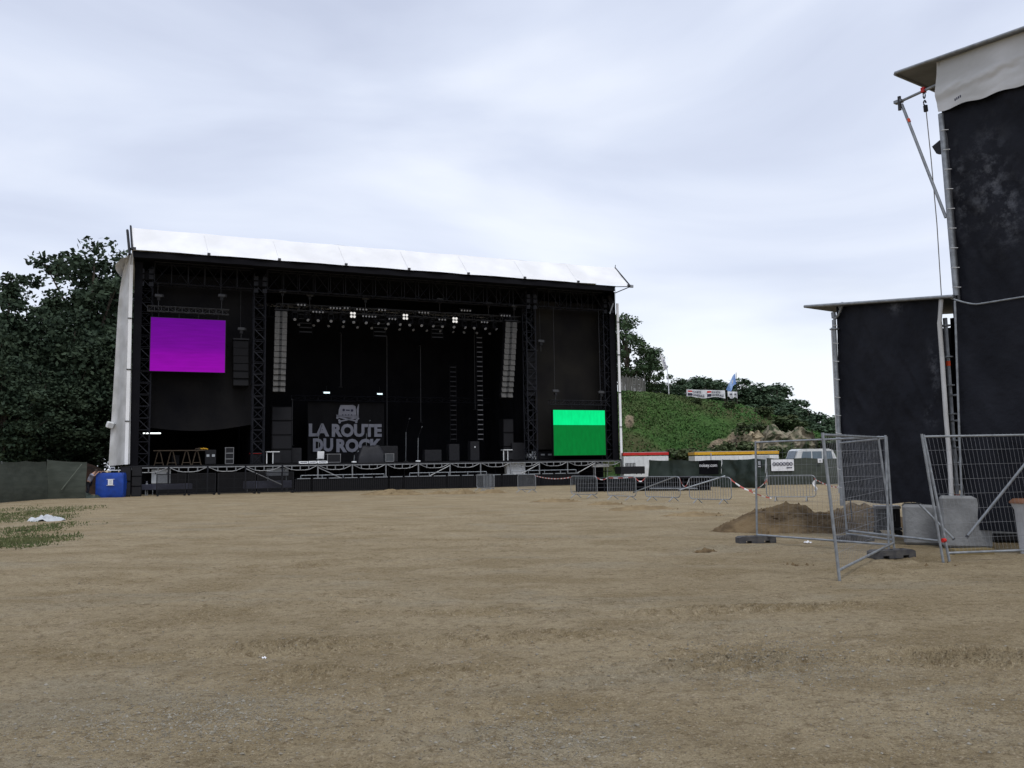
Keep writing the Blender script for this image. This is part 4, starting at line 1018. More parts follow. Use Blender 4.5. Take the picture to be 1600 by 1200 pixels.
subs(188, 204, -1.6, 2, 1.95, 'black subwoofer stack right of the blue crate'); subs(205, 221, -1.4, 3, 1.95, 'black subwoofer stack in front of the left edge of the deck')
# front of stage barricade
bv = -2.3
def barricade(u):
    t_ = thing('crowd_barricade', 'dark front of stage barricade section with a grey top rail', 'barricade', S(u, bv, 0), SANG, 'barricade sections in front of the stage')
    mb = MB(); 
    mb.box((0, .03, .48), (1.22, .015, .84), SPK)
    for k in range(9): mb.box((-.54+.135*k, 0, .5), (.05, .03, .86), STEELB)
    for z in (.06, .9): mb.box((0, 0, z), (1.22, .04, .05), STEELB)
    mb.build('panel', t_)
    mb = MB(); mb.box((0, -.02, .95), (.92, .06, .05), GALV); mb.build('top_rail', t_)
    mb = MB(); mb.box((0, .6, .05), (1.2, 1.1, .03), TRUSS); mb.build('step_plate', t_)
    for s in (-.48, .48): mb = MB(); mb.bar((s, .02, .9), (s, 1.05, .06), .025, GALV); mb.build('rear_brace', t_)
    return t_
ua = su(462, bv, .5); ub = su(905, bv, .5); nb = 20; br = None
for k in range(nb):
    u = ua+(ub-ua)*(k+.5)/nb
    if br is None: br = barricade(u)
    else: dup(br, S(u, bv, 0), SANG)
for (x0, x1, z, lab) in ((640, 760, 1.18, 'long grey rail behind the right half of the barricade'), (470, 600, 1.15, 'long grey rail behind the left half of the barricade'), (800, 900, 1.2, 'grey rail behind the barricade below the right wing')):
    u0, u1 = su(x0, -1.0, z), su(x1, -1.0, z); mb = MB(); mb.bar((0, 0, z), (u1-u0, 0, z), .035, GALV, 6)
    for k in range(5): mb.bar(((u1-u0)*k/4, 0, 0), ((u1-u0)*k/4, 0, z), .03, GALV, 5)
    tag(mb.build('hand_rail', None, S(u0, -1.0, 0), SANG), lab, 'rail', 'hand rails behind the barricade')
def meshgate(x0, x1, label):
    v = -2.2; u0, u1 = su(x0, v, .6), su(x1, v, .6); w = u1-u0; t_ = thing('mesh_gate', label, 'barrier', S((u0+u1)/2, v, 0), SANG, 'black mesh panels left of the barricade')
    mb = MB()
    for z in (.08, 1.42): mb.box((0, 0, z), (w, .05, .05), STEELB)
    for s in (-1, 1): mb.box((s*(w/2-.03), 0, .75), (.06, .05, 1.4), STEELB); mb.box((s*(w/2-.1), 0, .03), (.12, .8, .05), STEELB)
    mb.build('frame', t_)
    mb = MB(); n = int(w/.06)
    for k in range(1, n): mb.box((-w/2+w*k/n, 0, .75), (.034, .012, 1.3), STEELB)
    mb.build('mesh', t_)
meshgate(244, 291, 'black mesh panel leftmost, before the white cabinet'); meshgate(293, 337, 'black mesh panel in front of the diagonal brace'); meshgate(340, 400, 'black mesh panel left of the pale grey box'); meshgate(402, 459, 'black mesh panel next to the barricade')
# ================================================================== THE YARD RIGHT OF THE STAGE
def ground_thing(name, label, cat, x, y, rz=0, group=None, Yd=None):
    P = onground(x, y); return thing(name, label, cat, (P.x, P.y, 0), rz, group)
def cabin(x0, x1, ytop, Y0, stripe, label, rz, D=2.4):
    A = atY(x0, 720, Y0); B = atY(x1, 720, Y0); w = B.x-A.x; h = atY((x0+x1)/2, ytop, Y0).z
    t_ = thing('site_cabin', label, 'cabin', ((A.x+B.x)/2, Y0+D/2, 0), rz, 'white site cabins at the foot of the hill')
    mb = MB(); mb.box((0, 0, (h-.3)/2+.1), (w, D, h-.5), WHITEP)
    n = int(w/.35)
    for k in range(n): mb.box((-w/2+w*(k+.5)/n, -D/2-.012, (h-.3)/2+.1), (.05, .024, h-.6), WHITEP)
    mb.build('wall', t_)
    mb = MB(); mb.box((0, 0, h-.11), (w+.06, D+.06, .22), stripe); mb.box((0, 0, h+.01), (w-.1, D-.1, .05), GREYP); mb.build('roof', t_)
    mb = MB(); mb.box((0, 0, .08), (w+.04, D+.04, .14), stripe); mb.build('base_frame', t_)
    return t_, w, h, D
t_, w, h, D = cabin(974.5, 1044.5, 707, 71, RED, 'white site cabin with a red roof edge beside the stage', 0)
mb = MB(); mb.box((-1.3, -D/2-.03, 1.42), (.8, .04, .5), STEELB)
for k in range(6): mb.box((-1.6+.12*k, -D/2-.055, 1.42), (.04, .03, .46), WHITEP)
mb.build('window', t_)
t_, w, h, D = cabin(1086, 1217, 705.5, 67, YEL, 'white site cabin with a yellow roof edge in front of the rock scar', 0)
mb = MB(); mb.box((-w/2+1.25, -D/2-.03, h-.5), (.06, .05, .8), GREYP); mb.build('corner_trim', t_)
mb = MB(); mb.box((w/2-1.2, -D/2-.04, 1.1), (.95, .05, 2.0), GREYP); d_o = mb.build('door', t_); mb = MB(); mb.box((w/2-.85, -D/2-.09, 1.1), (.05, .05, .14), STEELB); mb.build('handle', d_o)
# green sheeted fences
def sheeted(x0, x1, ytop, ybot, m, label, group, bulge=.15, name='sheeted_fence', dy=0, seed=0, hem=0.0):
    A = onground(x0, ybot[0]); B = onground(x1, ybot[1]); d = (B-A); Ld = d.length; d.normalize(); n_ = Vector((d.y, -d.x, 0))
    h0 = atY(x0, ytop[0], A.y).z; h1 = atY(x1, ytop[1], B.y).z
    t_ = thing(name, label, 'fence', A, math.atan2(d.y, d.x), group)
    def fn(a, b):
        h = h0+(h1-h0)*a; q = float(fbm(np.array([a*Ld*1.1+seed]), np.array([b*1.6+seed]), 4)[0]); q2 = float(fbm(np.array([a*Ld*.9+seed*3]), np.array([.5]), 3)[0])
        sag = .10*math.sin(math.pi*((a*Ld/2.6) % 1))
        return (Ld*a, -bulge*q*2.2-.10*(1-b)-.06*math.sin(b*5), hem+.02+(h-hem-sag*.6+.12*q2)*b)
    mb = MB(); mb.sheet(fn, int(Ld*8), 22, m); mb.build('sheeting', t_)
    k = 0
    while k*2.6 <= Ld+.1:
        mb = MB(); x = min(Ld-.03, k*2.6+.03); hh = h0+(h1-h0)*x/Ld; mb.bar((x, .10, 0), (x, .10, hh+.03), .03, GALV, 6); mb.bar((x, .1, hh*.75), (x, 1.1, 0), .025, GALV, 5); mb.build('post', t_); k += 1
    return t_, A, d, Ld, h0, h1, n_
GF = 'green sheeted fences right of the stage'
F1 = sheeted(1015, 1128, (719, 719), (760, 761), GREENTARP, 'dark green sheeted fence hung with a black banner', GF, .16, seed=2)
F2 = sheeted(1128, 1197, (718, 717), (762, 763), GREENTARP, 'darker bulging green sheet left of the white ringed sign', GF, .26, seed=9)
F3 = sheeted(1200, 1345, (716, 716), (758, 756), GREENMESH, 'green windbreak fence hung with the white ringed sign', GF, .06, seed=5)
def facing_board(x0, x1, y0, y1, F, off, name, label, cat, m, wav=.02):
    t_, A, d, Ld, h0, h1, n_ = F
    P0 = onplane(x0, y1, A+n_*off, n_); P1 = onplane(x1, y0, A+n_*off, n_); w = (P1-P0).dot(d); h = P1.z-P0.z
    o = thing(name, label, cat, P0, math.atan2(d.y, d.x)); mb = MB(); mb.sheet(lambda a, b: (w*a, -wav*math.sin(a*9), h*b), 24, 4, m); mb.sheet(lambda a, b: (w*(1-a), .02-wav*math.sin((1-a)*9), h*b), 24, 4, m); mb.build('sheet', o)
    return o, w, h
o, w, h = facing_board(1092.5, 1122, 719.5, 741, F1, .38, 'black_banner', 'black banner with white lettering on the green fence', 'banner', BLACKCLOTH)
def put(o, txt, w, h, x0, x1, y0, y1, m, bold=.02, dy=-.05):
    mb = MB(); fit_text(mb, txt, x0*w, x1*w, y1*h, y0*h, m, lambda x, y, z: (x, dy, y), lambda a, b: (a, b), bold); return mb.build('lettering', o)
put(o, 'noisey.com', w, h, .05, .96, .46, .78, PAPER)
o, w, h = facing_board(1205.5, 1240, 717.5, 736, F3, .20, 'ringed_sign', 'white sign with a row of six dark rings on the green fence', 'sign', PAPER, .0)
mb = MB()
for k in range(6):
    cx_ = w*(.13+.148*k); cy_ = h*.60; r = h*.155
    vs = []; 
    for q in range(20):
        a = q*math.pi/10; vs += [(cx_+r*math.cos(a), -.03, cy_+r*math.sin(a)), (cx_+r*.66*math.cos(a), -.03, cy_+r*.66*math.sin(a))]
    mb.add(vs, [(2*q, 2*((q+1) % 20), 2*((q+1) % 20)+1, 2*q+1) for q in range(20)], INK); mb.box((cx_, -.03, cy_), (r*.55, .012, r*.35), INK)
mb.build('ring_row', o); put(o, 'ile vilaine', w, h, .66, .92, .22, .33, INK, .01, -.03) if False else None
mb = MB(); mb.box((w*.79, -.03, h*.28), (w*.24, .012, h*.07), INK); mb.build('small_print', o)
o, w, h = facing_board(1278, 1285, 716.5, 723, F3, .2, 'white_notice', 'small white paper notice on the green fence below the van', 'notice', PAPER, 0); mb = MB(); mb.box((w*.5, -.02, h*.5), (w*.4, .01, h*.4), GREYP); mb.build('print', o)
o, w, h = facing_board(1184, 1189.5, 719, 731, F2, .55, 'small_plate', 'small dark framed plate at the right end of the bulging green sheet', 'notice', CASE, 0); mb = MB(); mb.box((w*.5, -.02, h*.62), (w*.62, .01, h*.55), GREYP); mb.build('print', o); mb = MB(); mb.box((w*.5, -.02, h*.16), (w*.7, .01, h*.1), PAPER); mb.build('caption', o)
# white post with black foot between the sheets
P = atY(1199.5, 757, 61.5); mb = MB(); mb.box((0, 0, 1.15), (.22, .12, 1.5), WHITEP); mb.box((0, 0, .3), (.16, .12, .3), STEELB); mb.bar((0, 0, 0), (0, 0, .3), .03, STEELB)
tag(mb.build('white_post', None, (P.x, 61.0, 0)), 'narrow white post with a black foot between two green sheets', 'post')
# van behind the green fence
P = atY(1268, 700, 69); van = thing('parked_van', 'pale van showing only its roof and windows above the green fence', 'van', (P.x, 69, 0), R(8))
vt = atY(1268, 701.5, 69).z
WB = mat('van_paint', (.62, .64, .65), .4); 
prof = [(-1.9, .35), (1.9, .35), (1.95, 1.0), (1.85, 1.35), (1.35, vt-.12), (1.0, vt), (-1.3, vt), (-1.55, vt-.12), (-2.0, 1.35), (-2.1, .9)]
mb = MB(); mb.prism(prof, lambda a, b, d: (-a if False else a, d, b), .85, -.85, WB); mb.build('body', van)
for x0, x1 in ((-1.35, -.5), (-.4, .4), (.5, 1.2)):
    mb = MB(); mb.add([(x0-.1*(x0 < -1), -.87, 1.4), (x1+.2*(x1 > 1), -.87, 1.4), (x1, -.87, vt-.2), (x0+.15*(x0 < -1), -.87, vt-.2)], [(0, 1, 2, 3)], GLASS); mb.build('side_window', van)
mb = MB(); mb.add([(-2.02, -.72, 1.4), (-2.02, .72, 1.4), (-1.62, .62, vt-.16), (-1.62, -.62, vt-.16)], [(3, 2, 1, 0)], GLASS); mb.build('windscreen', van)
for a in (-1.25, 1.25):
    for b in (-.8, .8):
        mb = MB(); mb.tube([(a, b-.1, .33), (a, b+.1, .33)], .33, TYRE, 18); wh = mb.build('wheel', van); mb = MB(); mb.tube([(a, b-.11, .33), (a, b+.11, .33)], .18, GALV, 12); mb.build('rim', wh)
for b in (-.6, .6): mb = MB(); mb.box((-2.06, b, .85), (.06, .3, .2), GLASS); mb.build('headlight', van)
# hilltop fence, banners and flags
A = atY(966, 608, 96); B = atY(1008, 604, 96); wf = thing('plank_fence', 'old grey plank fence below the oak on the hill', 'fence', (A.x, 96, 8.3))
OLD = mat('weathered_planks', (.17, .165, .15), .9, c2=(.10, .10, .09), scale=2, stretch=(6, 1, .6))
zt2 = [atY(x, y, 96).z-8.3 for x, y in ((966, 587), (1008, 592))]; Lf = B.x-A.x
mb = MB(); n = 22
for k in range(n): f = (k+.5)/n; hh = zt2[0]+(zt2[1]-zt2[0])*f+.12*math.sin(k*2.3); mb.box((Lf*f, .03*math.sin(k*1.7), hh/2), (Lf/n-.012, .04, hh), OLD, ry=R(1.5)*math.sin(k*3.1))
mb.build('planks', wf)
for k in range(4): mb = MB(); mb.bar((Lf*k/3, -.06, -.4), (Lf*k/3+.08*math.sin(k*4), -.06, zt2[0]+.15), .05, OLD, 6); mb.build('post', wf)
# long bank banner
YB = 91.5
def hill_banner(x0, x1, yt0, yt1, yb0, yb1, name, label):
    A = atY(x0, yb0, YB); B = atY(x1, yb1, YB); hh = atY(x0, yt0, YB).z-A.z; h1 = atY(x1, yt1, YB).z-B.z; w = B.x-A.x
    o = thing(name, label, 'banner', A)
    f = lambda a, b, e=0: (w*a, -.10*math.sin(a*14)*(1-.5*b)-e, (B.z-A.z)*a+.10*math.sin(a*9+1)*(1-b)+(hh+(h1-hh)*a)*b)
    mb = MB(); mb.sheet(f, 40, 6, PAPER); mb.build('sheet', o)
    for s in (0, .5, 1): mb = MB(); mb.bar((w*s, .12, -.9), (w*s, .12, hh+.15), .04, BARK, 5); mb.build('post', o)
    return o, w, hh, f
o, w, h, f = hill_banner(1073, 1133, 608.5, 610, 620.5, 622, 'long_banner', 'long white bank banner with two red and black squares on the hill')
def onb(f, w, h): return lambda x, y, z: f(x/w, y/h, .05)
for q in (0, .5):
    mb = MB(); x0 = w*(.03+q); sq = h*.36
    for (zz, m_) in ((h*.50, RED), (h*.13, INK)):
        mb.add([onb(f, w, h)(x0, zz, 0), onb(f, w, h)(x0+h*.55, zz, 0), onb(f, w, h)(x0+h*.55, zz+sq, 0), onb(f, w, h)(x0, zz+sq, 0)], [(0, 1, 2, 3)], m_)
    v1 = onb(f, w, h)(x0, h*.475, 0); v2 = onb(f, w, h)(x0+h*.55, h*.475, 0); mb.add([v1, v2, (v2[0], v2[1]-.005, v2[2]+.12), (v1[0], v1[1]-.005, v1[2]+.12)], [(0, 1, 2, 3)], PAPER)
    mb.build('emblem', o)
    mb = MB(); fit_text(mb, 'SOCIETE', w*(.15+q), w*(.38+q), h*.86, h*.58, INK, onb(f, w, h), lambda a, b: (a, b), .02); fit_text(mb, 'GENERALE', w*(.15+q), w*(.46+q), h*.45, h*.16, INK, onb(f, w, h), lambda a, b: (a, b), .02); mb.build('lettering', o)
o, w, h, f = hill_banner(1137, 1152, 611.5, 612, 621, 622, 'short_banner', 'short white banner under the blue flag on the hill')
mb = MB(); mb.add([onb(f, w, h)(*q, 0) for q in ((w*.2, h*.42), (w*.72, h*.42), (w*.72, h*.62), (w*.2, h*.62))], [(0, 1, 2, 3)], INK); mb.add([onb(f, w, h)(*q, 0) for q in ((w*.76, h*.45), (w*.92, h*.45), (w*.90, h*.66), (w*.78, h*.66))], [(0, 1, 2, 3)], INK); mb.build('print', o)
# blue flag
P = atY(1151.5, 614, YB+.6); top = atY(1151, 582, YB+.6).z; o = thing('blue_flag', 'pale blue flag flying on a thin pole at the hill crest', 'flag', P)
mb = MB(); mb.bar((0, 0, -1.2), (0, 0, top-P.z), .03, DULL, 5); mb.build('pole', o)
FB = mat('flag_blue', (.22, .38, .72), .7, c2=(.42, .56, .82), scale=1.2)
H_ = top-P.z
def flag(a, b): return (-.05-1.05*a*(.75+.25*b), .25*math.sin(a*6+b), H_-(.1+1.15*(1-b)*(1-.35*a))-1.15*a*a-.55*a)
mb = MB(); mb.sheet(flag, 16, 10, FB); fl = mb.build('cloth', o)
mb = MB(); q = [flag(.4+.13*math.cos(k*.785), .5+.18*math.sin(k*.785)) for k in range(8)]; mb.add([(a, b-.03, c) for a, b, c in q], [tuple(range(8))], PAPER); mb.build('emblem', fl)
# feather flag
P = atY(1045, 611, 93); o = thing('feather_flag', 'tall white feather flag with dark print beside the oak', 'flag', P)
pl = [atY(x, y, 93)-P for x, y in ((1045, 611), (1043.8, 590), (1042.5, 576), (1038.5, 562), (1031, 552))]
mb = MB(); mb.tube([Vector((0, 0, -.6))]+pl, [.05, .05, .045, .04, .03, .015], PAPER, 5); mb.build('pole', o)
ff = [(1042.8, 579), (1042.2, 575), (1040.4, 567), (1037.5, 560.5), (1031, 552), (1031.2, 556), (1033.5, 564), (1036, 572), (1038.5, 577.5)]
mb = MB(); mb.add([atY(x, y, 92.95)-P+Vector((0, .06*math.sin(i), 0)) for i, (x, y) in enumerate(ff)], [tuple(range(len(ff)))], PAPER); mb.build('cloth', o)
mb = MB()
for (x, y) in ((1037, 563), (1038.3, 567), (1039.4, 571), (1040.4, 575)): mb.add([atY(x+a, y+b, 92.88)-P for a, b in ((-.9, -1.3), (.8, -1.0), (1.1, 1.1), (-.5, 1.4))], [(0, 1, 2, 3)], mat('flag_print', (.22, .22, .32), .8))
mb.build('print', o)

# ------------------------------------------------------------------ steel barriers
def barrier_proto(label, group):
    t_ = thing('steel_barrier', label, 'barrier', (0, 0, 0), 0, group); w, h, zb, c = 2.0, 1.1, .20, .16
    mb = MB(); p = []
    for (cx_, cz, a0) in ((w/2-c, h-c, 0), (-w/2+c, h-c, 90), (-w/2+c, zb+c, 180), (w/2-c, zb+c, 270)):
        for k in range(5): a = R(a0+22.5*k); p.append((cx_+c*math.cos(a), 0, cz+c*math.sin(a)))
    mb.tube(p+[p[0]], .021, GALV, 6, False); mb.build('frame', t_)
    mb = MB()
    for k in range(15): x = -w/2+w*(k+1)/16; mb.bar((x, 0, zb+.01), (x, 0, h-.01), .009, GALV, 4)
    mb.build('bars', t_)
    for s in (-.62, .62):
        mb = MB(); mb.tube([(s, -.34, .02), (s, -.05, zb), (s, .05, zb), (s, .34, .02)], .021, GALV, 6); mb.build('foot', t_)
    return t_
GB = 'grey steel crowd barriers standing on the dirt'
bp_ = barrier_proto('steel barrier leftmost of the row, before the middle of the stage', GB)
blist = [((742, 770), 769.5, -60, None), ((808, 838), 772.5, -58, 'steel barrier below the white box under the deck, second of the row'), ((894, 931), 781, -54, 'steel barrier in front of the green screen'),
         ((953, 990), 784, -56, 'steel barrier just right of the green screen'), ((1015, 1056), 786, -50, 'steel barrier in front of the left end of the green fence'), ((1086, 1134), 790, -46, 'steel barrier in front of the black lettered banner'),
         ((1203, 1270), 786, -24, 'steel barrier behind the big dirt mound'), ((757, 771), 770, -68, 'steel barrier overlapping the leftmost one at a steeper angle')]
bpos = []
for (x0, x1), yb, rz, lab in blist:
    P = onground((x0+x1)/2, yb-3); P.z = -.02
    if lab is None: bp_.location = P; bp_.rotation_euler = (0, 0, R(rz)); o = bp_
    else: o = dup(bp_, P, R(rz), lab)
    bpos.append((P, R(rz)))
def bend(i, s, z=1.02): P, a = bpos[i]; return Vector((P.x+s*math.cos(a), P.y+s*math.sin(a), z))
# striped tape
TW = mat('tape_white', (.78, .78, .78), .5); TR = mat('tape_red', (.50, .10, .08), .5)
def tape(a, b, sag, label, wd=.055):
    a, b = Vector(a), Vector(b); L_ = (b-a).length; n = max(6, int(L_/.17)); mb = MB()
    def pt(f): p = a.lerp(b, f); p.z = max(.03, p.z-sag*4*f*(1-f)); return p
    for k in range(n):
        p, q = pt(k/n), pt((k+1)/n); tw = .6*math.sin(k*.35); u = Vector((0, math.sin(tw)*wd, math.cos(tw)*wd)); tw = .6*math.sin((k+1)*.35); u2 = Vector((0, math.sin(tw)*wd, math.cos(tw)*wd))
        mb.add([p-u/2, q-u2/2, q+u2/2, p+u/2], [(0, 1, 2, 3)], TW if (k//2) % 2 else TR)
    o = mb.build('barrier_tape', None); mid = (a+b)/2; 
    for v in o.data.vertices: v.co -= mid
    o.location = mid; return tag(o, label, 'tape', 'red and white barrier tape')
tape(bend(1, 1.0), bend(2, -1.0), .12, 'striped tape between the second barrier and the one before the green screen')
tape(bend(2, 1.0), bend(3, -1.0), .10, 'striped tape right of the barrier before the green screen')
tape(bend(3, -.9), bend(3, 1.0, 1.08), .03, 'striped tape along the top of the barrier right of the green screen'); tape(bend(3, 1.0), bend(4, -1.0), .16, 'striped tape leading to the barrier before the green fence')
tape(bend(4, 1.0), bend(5, -1.0), .35, 'sagging striped tape left of the barrier before the black banner')
tape(bend(5, 1.0), bend(6, -.95, .9), .45, 'deep sagging striped tape right of the barrier before the black banner')
tape(bend(5, 1.0, .98), bend(6, -.8, .12), .12, 'striped tape slanting down to the foot of the barrier behind the mound')
tape(bend(6, .95, .95), (atY(1325, 757, 30).x, 30, .75), .12, 'striped tape running right from the barrier behind the mound')
mb = MB(); mb.sheet(lambda a, b: (.10*(a-.5)+.05*math.sin(b*7), .03*math.sin(b*9+a*3), .45*b), 3, 8, TW)
tag(mb.build('tape_tail', None, bend(6, .97, .42)), 'loose white tape tail on the right end of the barrier behind the mound', 'tape')
# stacked pipes, cases and ramp by the right end of the stage
case(966, 1003, 728, -3.2, 'long black flight case on the ground right of the stage', z=.75, hh=.65, d=1.0, group='black cases right of the stage')
P = onground(1010, 768); t_ = thing('low_platform', 'low black platform with dark rails behind the middle steel barriers', 'platform', (P.x, P.y+1.5, 0), R(-4))
mb = MB(); mb.box((0, 0, .78), (8.2, 2.2, .09), STEELB); mb.build('deck', t_)
for k in range(6):
    mb = MB(); mb.bar((-3.9+1.56*k, -1.05, 0), (-3.9+1.56*k, -1.05, .75), .04, TRUSS); mb.build('leg', t_); mb = MB(); mb.bar((-3.9+1.56*k, 1.05, 0), (-3.9+1.56*k, 1.05, .75), .04, TRUSS); mb.build('leg', t_)
for z in (.25, .5): mb = MB(); mb.bar((-4, -1.06, z), (4, -1.06, z), .03, TRUSS); mb.build('rail', t_)
mb = MB(); mb.sheet(lambda a, b: (8.1*(a-.5), -.2+.06*math.sin(a*80), .72*b), 90, 1, BLACKCLOTH); mb.build('skirt', t_)
for i, (x0, y0, x1, y1, z0, z1, lab) in enumerate([(990, 771, 1056, 773, .06, .95, 'grey pipe leaning up across the middle steel barriers'), (1060, 778, 1134, 776, .35, 1.0, 'grey pipe leaning through the barrier before the black banner'), (1015, 775, 1090, 777, .38, .42, 'level grey pipe lying behind the barriers')]):
    A, B = onground(x0, y0), onground(x1, y1); A.z, B.z = z0, z1; mb = MB(); mb.bar((0, 0, 0), B-A, .035, GALV, 8); mb.bar((B-A)*.0, (B-A)*.02, .045, DULL, 8)
    tag(mb.build('steel_pipe', None, A), lab, 'pipe', 'loose pipes by the steel barriers')

# ================================================================== SIDE TOWER ON THE RIGHT
TOW = thing('side_tower', 'tall black sheeted scaffold tower with a white hem at the right edge', 'tower', FP0, FANG)
# facade frame: s along the front (towards the camera), d behind, z up
def F(x, y, v=0.0): s_, z = fp(x, y, v); return (s_, v, z)
tip = F(1410, 116); e1 = F(1600, 50); sl = (e1[2]-tip[2])/(e1[0]-tip[0])
SE = 4.6     # how far the tower runs past the frame
def rz_(s_): return tip[2]+sl*(s_-tip[0])
mb = MB()
mb.prism([(tip[0], tip[2]), (SE, rz_(SE)), (SE, rz_(SE)-.05), (tip[0], tip[2]-.05)], lambda a, b, d: (a, d, b), 3.4, -.22, mat('roof_sheet', (.16, .165, .175), .6, c2=(.12, .125, .13)))
mb.bar((tip[0]-.02, -.25, rz_(tip[0])-.03), (SE, -.25, rz_(SE)-.03), .032, GALV, 6)
mb.bar((tip[0]-.02, -.25, tip[2]-.05), (tip[0]-.02, 3.4, tip[2]-.04), .035, ALU, 6)
mb.build('roof', TOW)
hb0 = F(1467, 178); hb1 = F(1600, 135); sb = (hb1[2]-hb0[2])/(hb1[0]-hb0[0]); s0 = F(1469, 150)[0]
def hem(a, b):
    s_ = s0+(SE-s0)*a; zb = hb0[2]+sb*(s_-hb0[0]); zt = rz_(s_)-.02
    q = float(fbm(np.array([s_*1.2+b*.8]), np.array([b*3-s_*.7]), 4)[0]); fold = .16*math.exp(-((b-.33-.12*a*3)/.10)**2)
    return (s_-.03*math.sin(b*5)*(a < .02), -.12-.07*q*(1-b*.6)-fold*(.08+q*.9), zb+(zt-zb)*b-.02*math.sin(a*40)*(1-b))
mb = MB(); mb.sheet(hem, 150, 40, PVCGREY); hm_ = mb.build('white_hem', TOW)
mb = MB(); sA = F(1505, 161); 
for k in range(4): mb.box((sA[0]+.035*k, -.30, sA[2]+.01*k), (.022, .006, .05), INK)
mb.build('printed_mark', hm_)
# upper and lower sheets
STAIN = mat('dusty_tarpaulin', (.0062, .0070, .0112), .6, c2=(.0145, .0157, .022), scale=.9, detail=9, bump=.6, bscale=3.5, lo=.42, hi=.75, spec=.15)
def dusty():
    t = STAIN.node_tree; b = t.nodes['Principled BSDF']; src = b.inputs['Base Color'].links[0].from_socket
    c = t.nodes.new('ShaderNodeTexCoord'); 
    at_ = t.nodes.new('ShaderNodeAttribute'); at_.attribute_name = 'dust'
    n = t.nodes.new('ShaderNodeTexNoise'); n.inputs['Scale'].default_value = 3.2; n.inputs['Detail'].default_value = 9; n.inputs['Roughness'].default_value = .75; t.links.new(c.outputs['Object'], n.inputs['Vector'])
    m_ = t.nodes.new('ShaderNodeMapRange'); m_.inputs[1].default_value = .48; m_.inputs[2].default_value = .66; t.links.new(n.outputs['Fac'], m_.inputs[0])
    k = t.nodes.new('ShaderNodeMath'); k.operation = 'MULTIPLY'; t.links.new(m_.outputs[0], k.inputs[0]); t.links.new(at_.outputs['Fac'], k.inputs[1])
    x = t.nodes.new('ShaderNodeMix'); x.data_type = 'RGBA'; t.links.new(k.outputs[0], x.inputs[0]); t.links.new(src, x.inputs[6]); x.inputs[7].default_value = (.10, .105, .12, 1); t.links.new(x.outputs[2], b.inputs['Base Color'])
dusty()
def sheet_part(name, sL, sR, zfb, zft, off, seed, wr=.12, spots=(), sLz=None, nu=110, nv=90, parent=None):
    def fn(a, b):
        l = sL(b) if callable(sL) else sL; s_ = l+(sR-l)*a; z0, z1 = zfb(s_), zft(s_)
        z = z0+(z1-z0)*b
        q = float(fbm(np.array([s_*1.1+seed+.35*z]), np.array([z*.35+seed]), 5)[0]); q2 = float(fbm(np.array([s_*3.2-.9*z+seed]), np.array([z*1.1+s_]), 3)[0]); q3 = abs(float(fbm(np.array([s_*1.9+.8*z+seed]), np.array([z*.5-s_*.4]), 3)[0]))
        return (s_, off-wr*2.0*q-wr*.6*q2+wr*1.3*q3, z)
    mb = MB(); mb.sheet(fn, nu, nv, STAIN); o = mb.build(name, parent or TOW)
    V_ = np.array([v for v in mb.v]); d = np.zeros(len(V_))
    for (cx_, cz, rx, rz) in spots: d = np.maximum(d, np.exp(-(((V_[:, 0]-cx_)/rx)**2+((V_[:, 2]-cz)/rz)**2)))
    a_ = o.data.attributes.new('dust', 'FLOAT', 'POINT'); a_.data.foreach_set('value', d.astype(np.float32)); return o
zj = F(1494, 468)[2]
sp1 = F(1545, 290); sp2 = F(1500, 300)
sheet_part('upper_sheet', lambda b: F(1496, 470)[0]+(F(1474, 185)[0]-F(1496, 470)[0])*b, SE, lambda s_: zj-.15, lambda s_: hb0[2]+sb*(s_-hb0[0])+.15, .0, 3, .13, [(sp1[0], sp1[2], .35, .9), (sp2[0], sp2[2], .12, .8), (F(1575, 330)[0], F(1575, 330)[2], .3, .6)])
sR0 = F(1498, 600)[0]
zl_ = F(1545, 475)[2]
sheet_part('lower_sheet', sR0, SE, lambda s_: .35, lambda s_: zl_+.22*max(0, 1-(s_-sR0)/.55)**1.5, -.06, 8, .07, [])
mb = MB(); pts = [(sR0+.04*k, -.12, zl_+.22*max(0, 1-(.04*k)/.55)**1.5+.01) for k in range(15)]+[(SE, -.12, zl_+.01)]; mb.tube(pts, .018, GALV, 6); mb.build('roof_edge_cord', TOW)
sLa = F(1307, 600)[0]; 
lt0 = F(1264, 478); lt1 = F(1492, 462); sl2 = (lt1[2]-lt0[2])/(lt1[0]-lt0[0])
def zr2(s_): return lt0[2]+sl2*(s_-lt0[0])
lb0, lb1 = F(1315, 783), F(1420, 787)
sa, sbb = F(1474, 475), F(1487, 790)
sheet_part('annex_sheet', lambda b: F(1314, 783)[0]+(F(1304, 490)[0]-F(1314, 783)[0])*b, F(1478, 600)[0], lambda s_: lb0[2]+(lb1[2]-lb0[2])*(s_-lb0[0])/(lb1[0]-lb0[0])+.03*math.sin(s_*5), lambda s_: zr2(s_)-.06, .02, 14, .11, [(F(1460, 580)[0], F(1460, 580)[2], .10, .5), (F(1400, 478)[0], F(1400, 478)[2], .2, .15), (F(1455, 650)[0], F(1455, 650)[2], .12, .2)])
mb = MB(); mb.prism([(lt0[0], lt0[2]), (F(1496, 462)[0], zr2(F(1496, 462)[0])), (F(1496, 462)[0], zr2(F(1496, 462)[0])-.06), (lt0[0], lt0[2]-.06)], lambda a, b, d: (a, d, b), 2.6, -.15, mat('annex_roof_sheet', (.05, .052, .056), .6))
mb.bar((lt0[0], -.17, lt0[2]-.03), (F(1496, 462)[0], -.17, zr2(F(1496, 462)[0])-.03), .035, GALV, 6); mb.build('annex_roof', TOW)
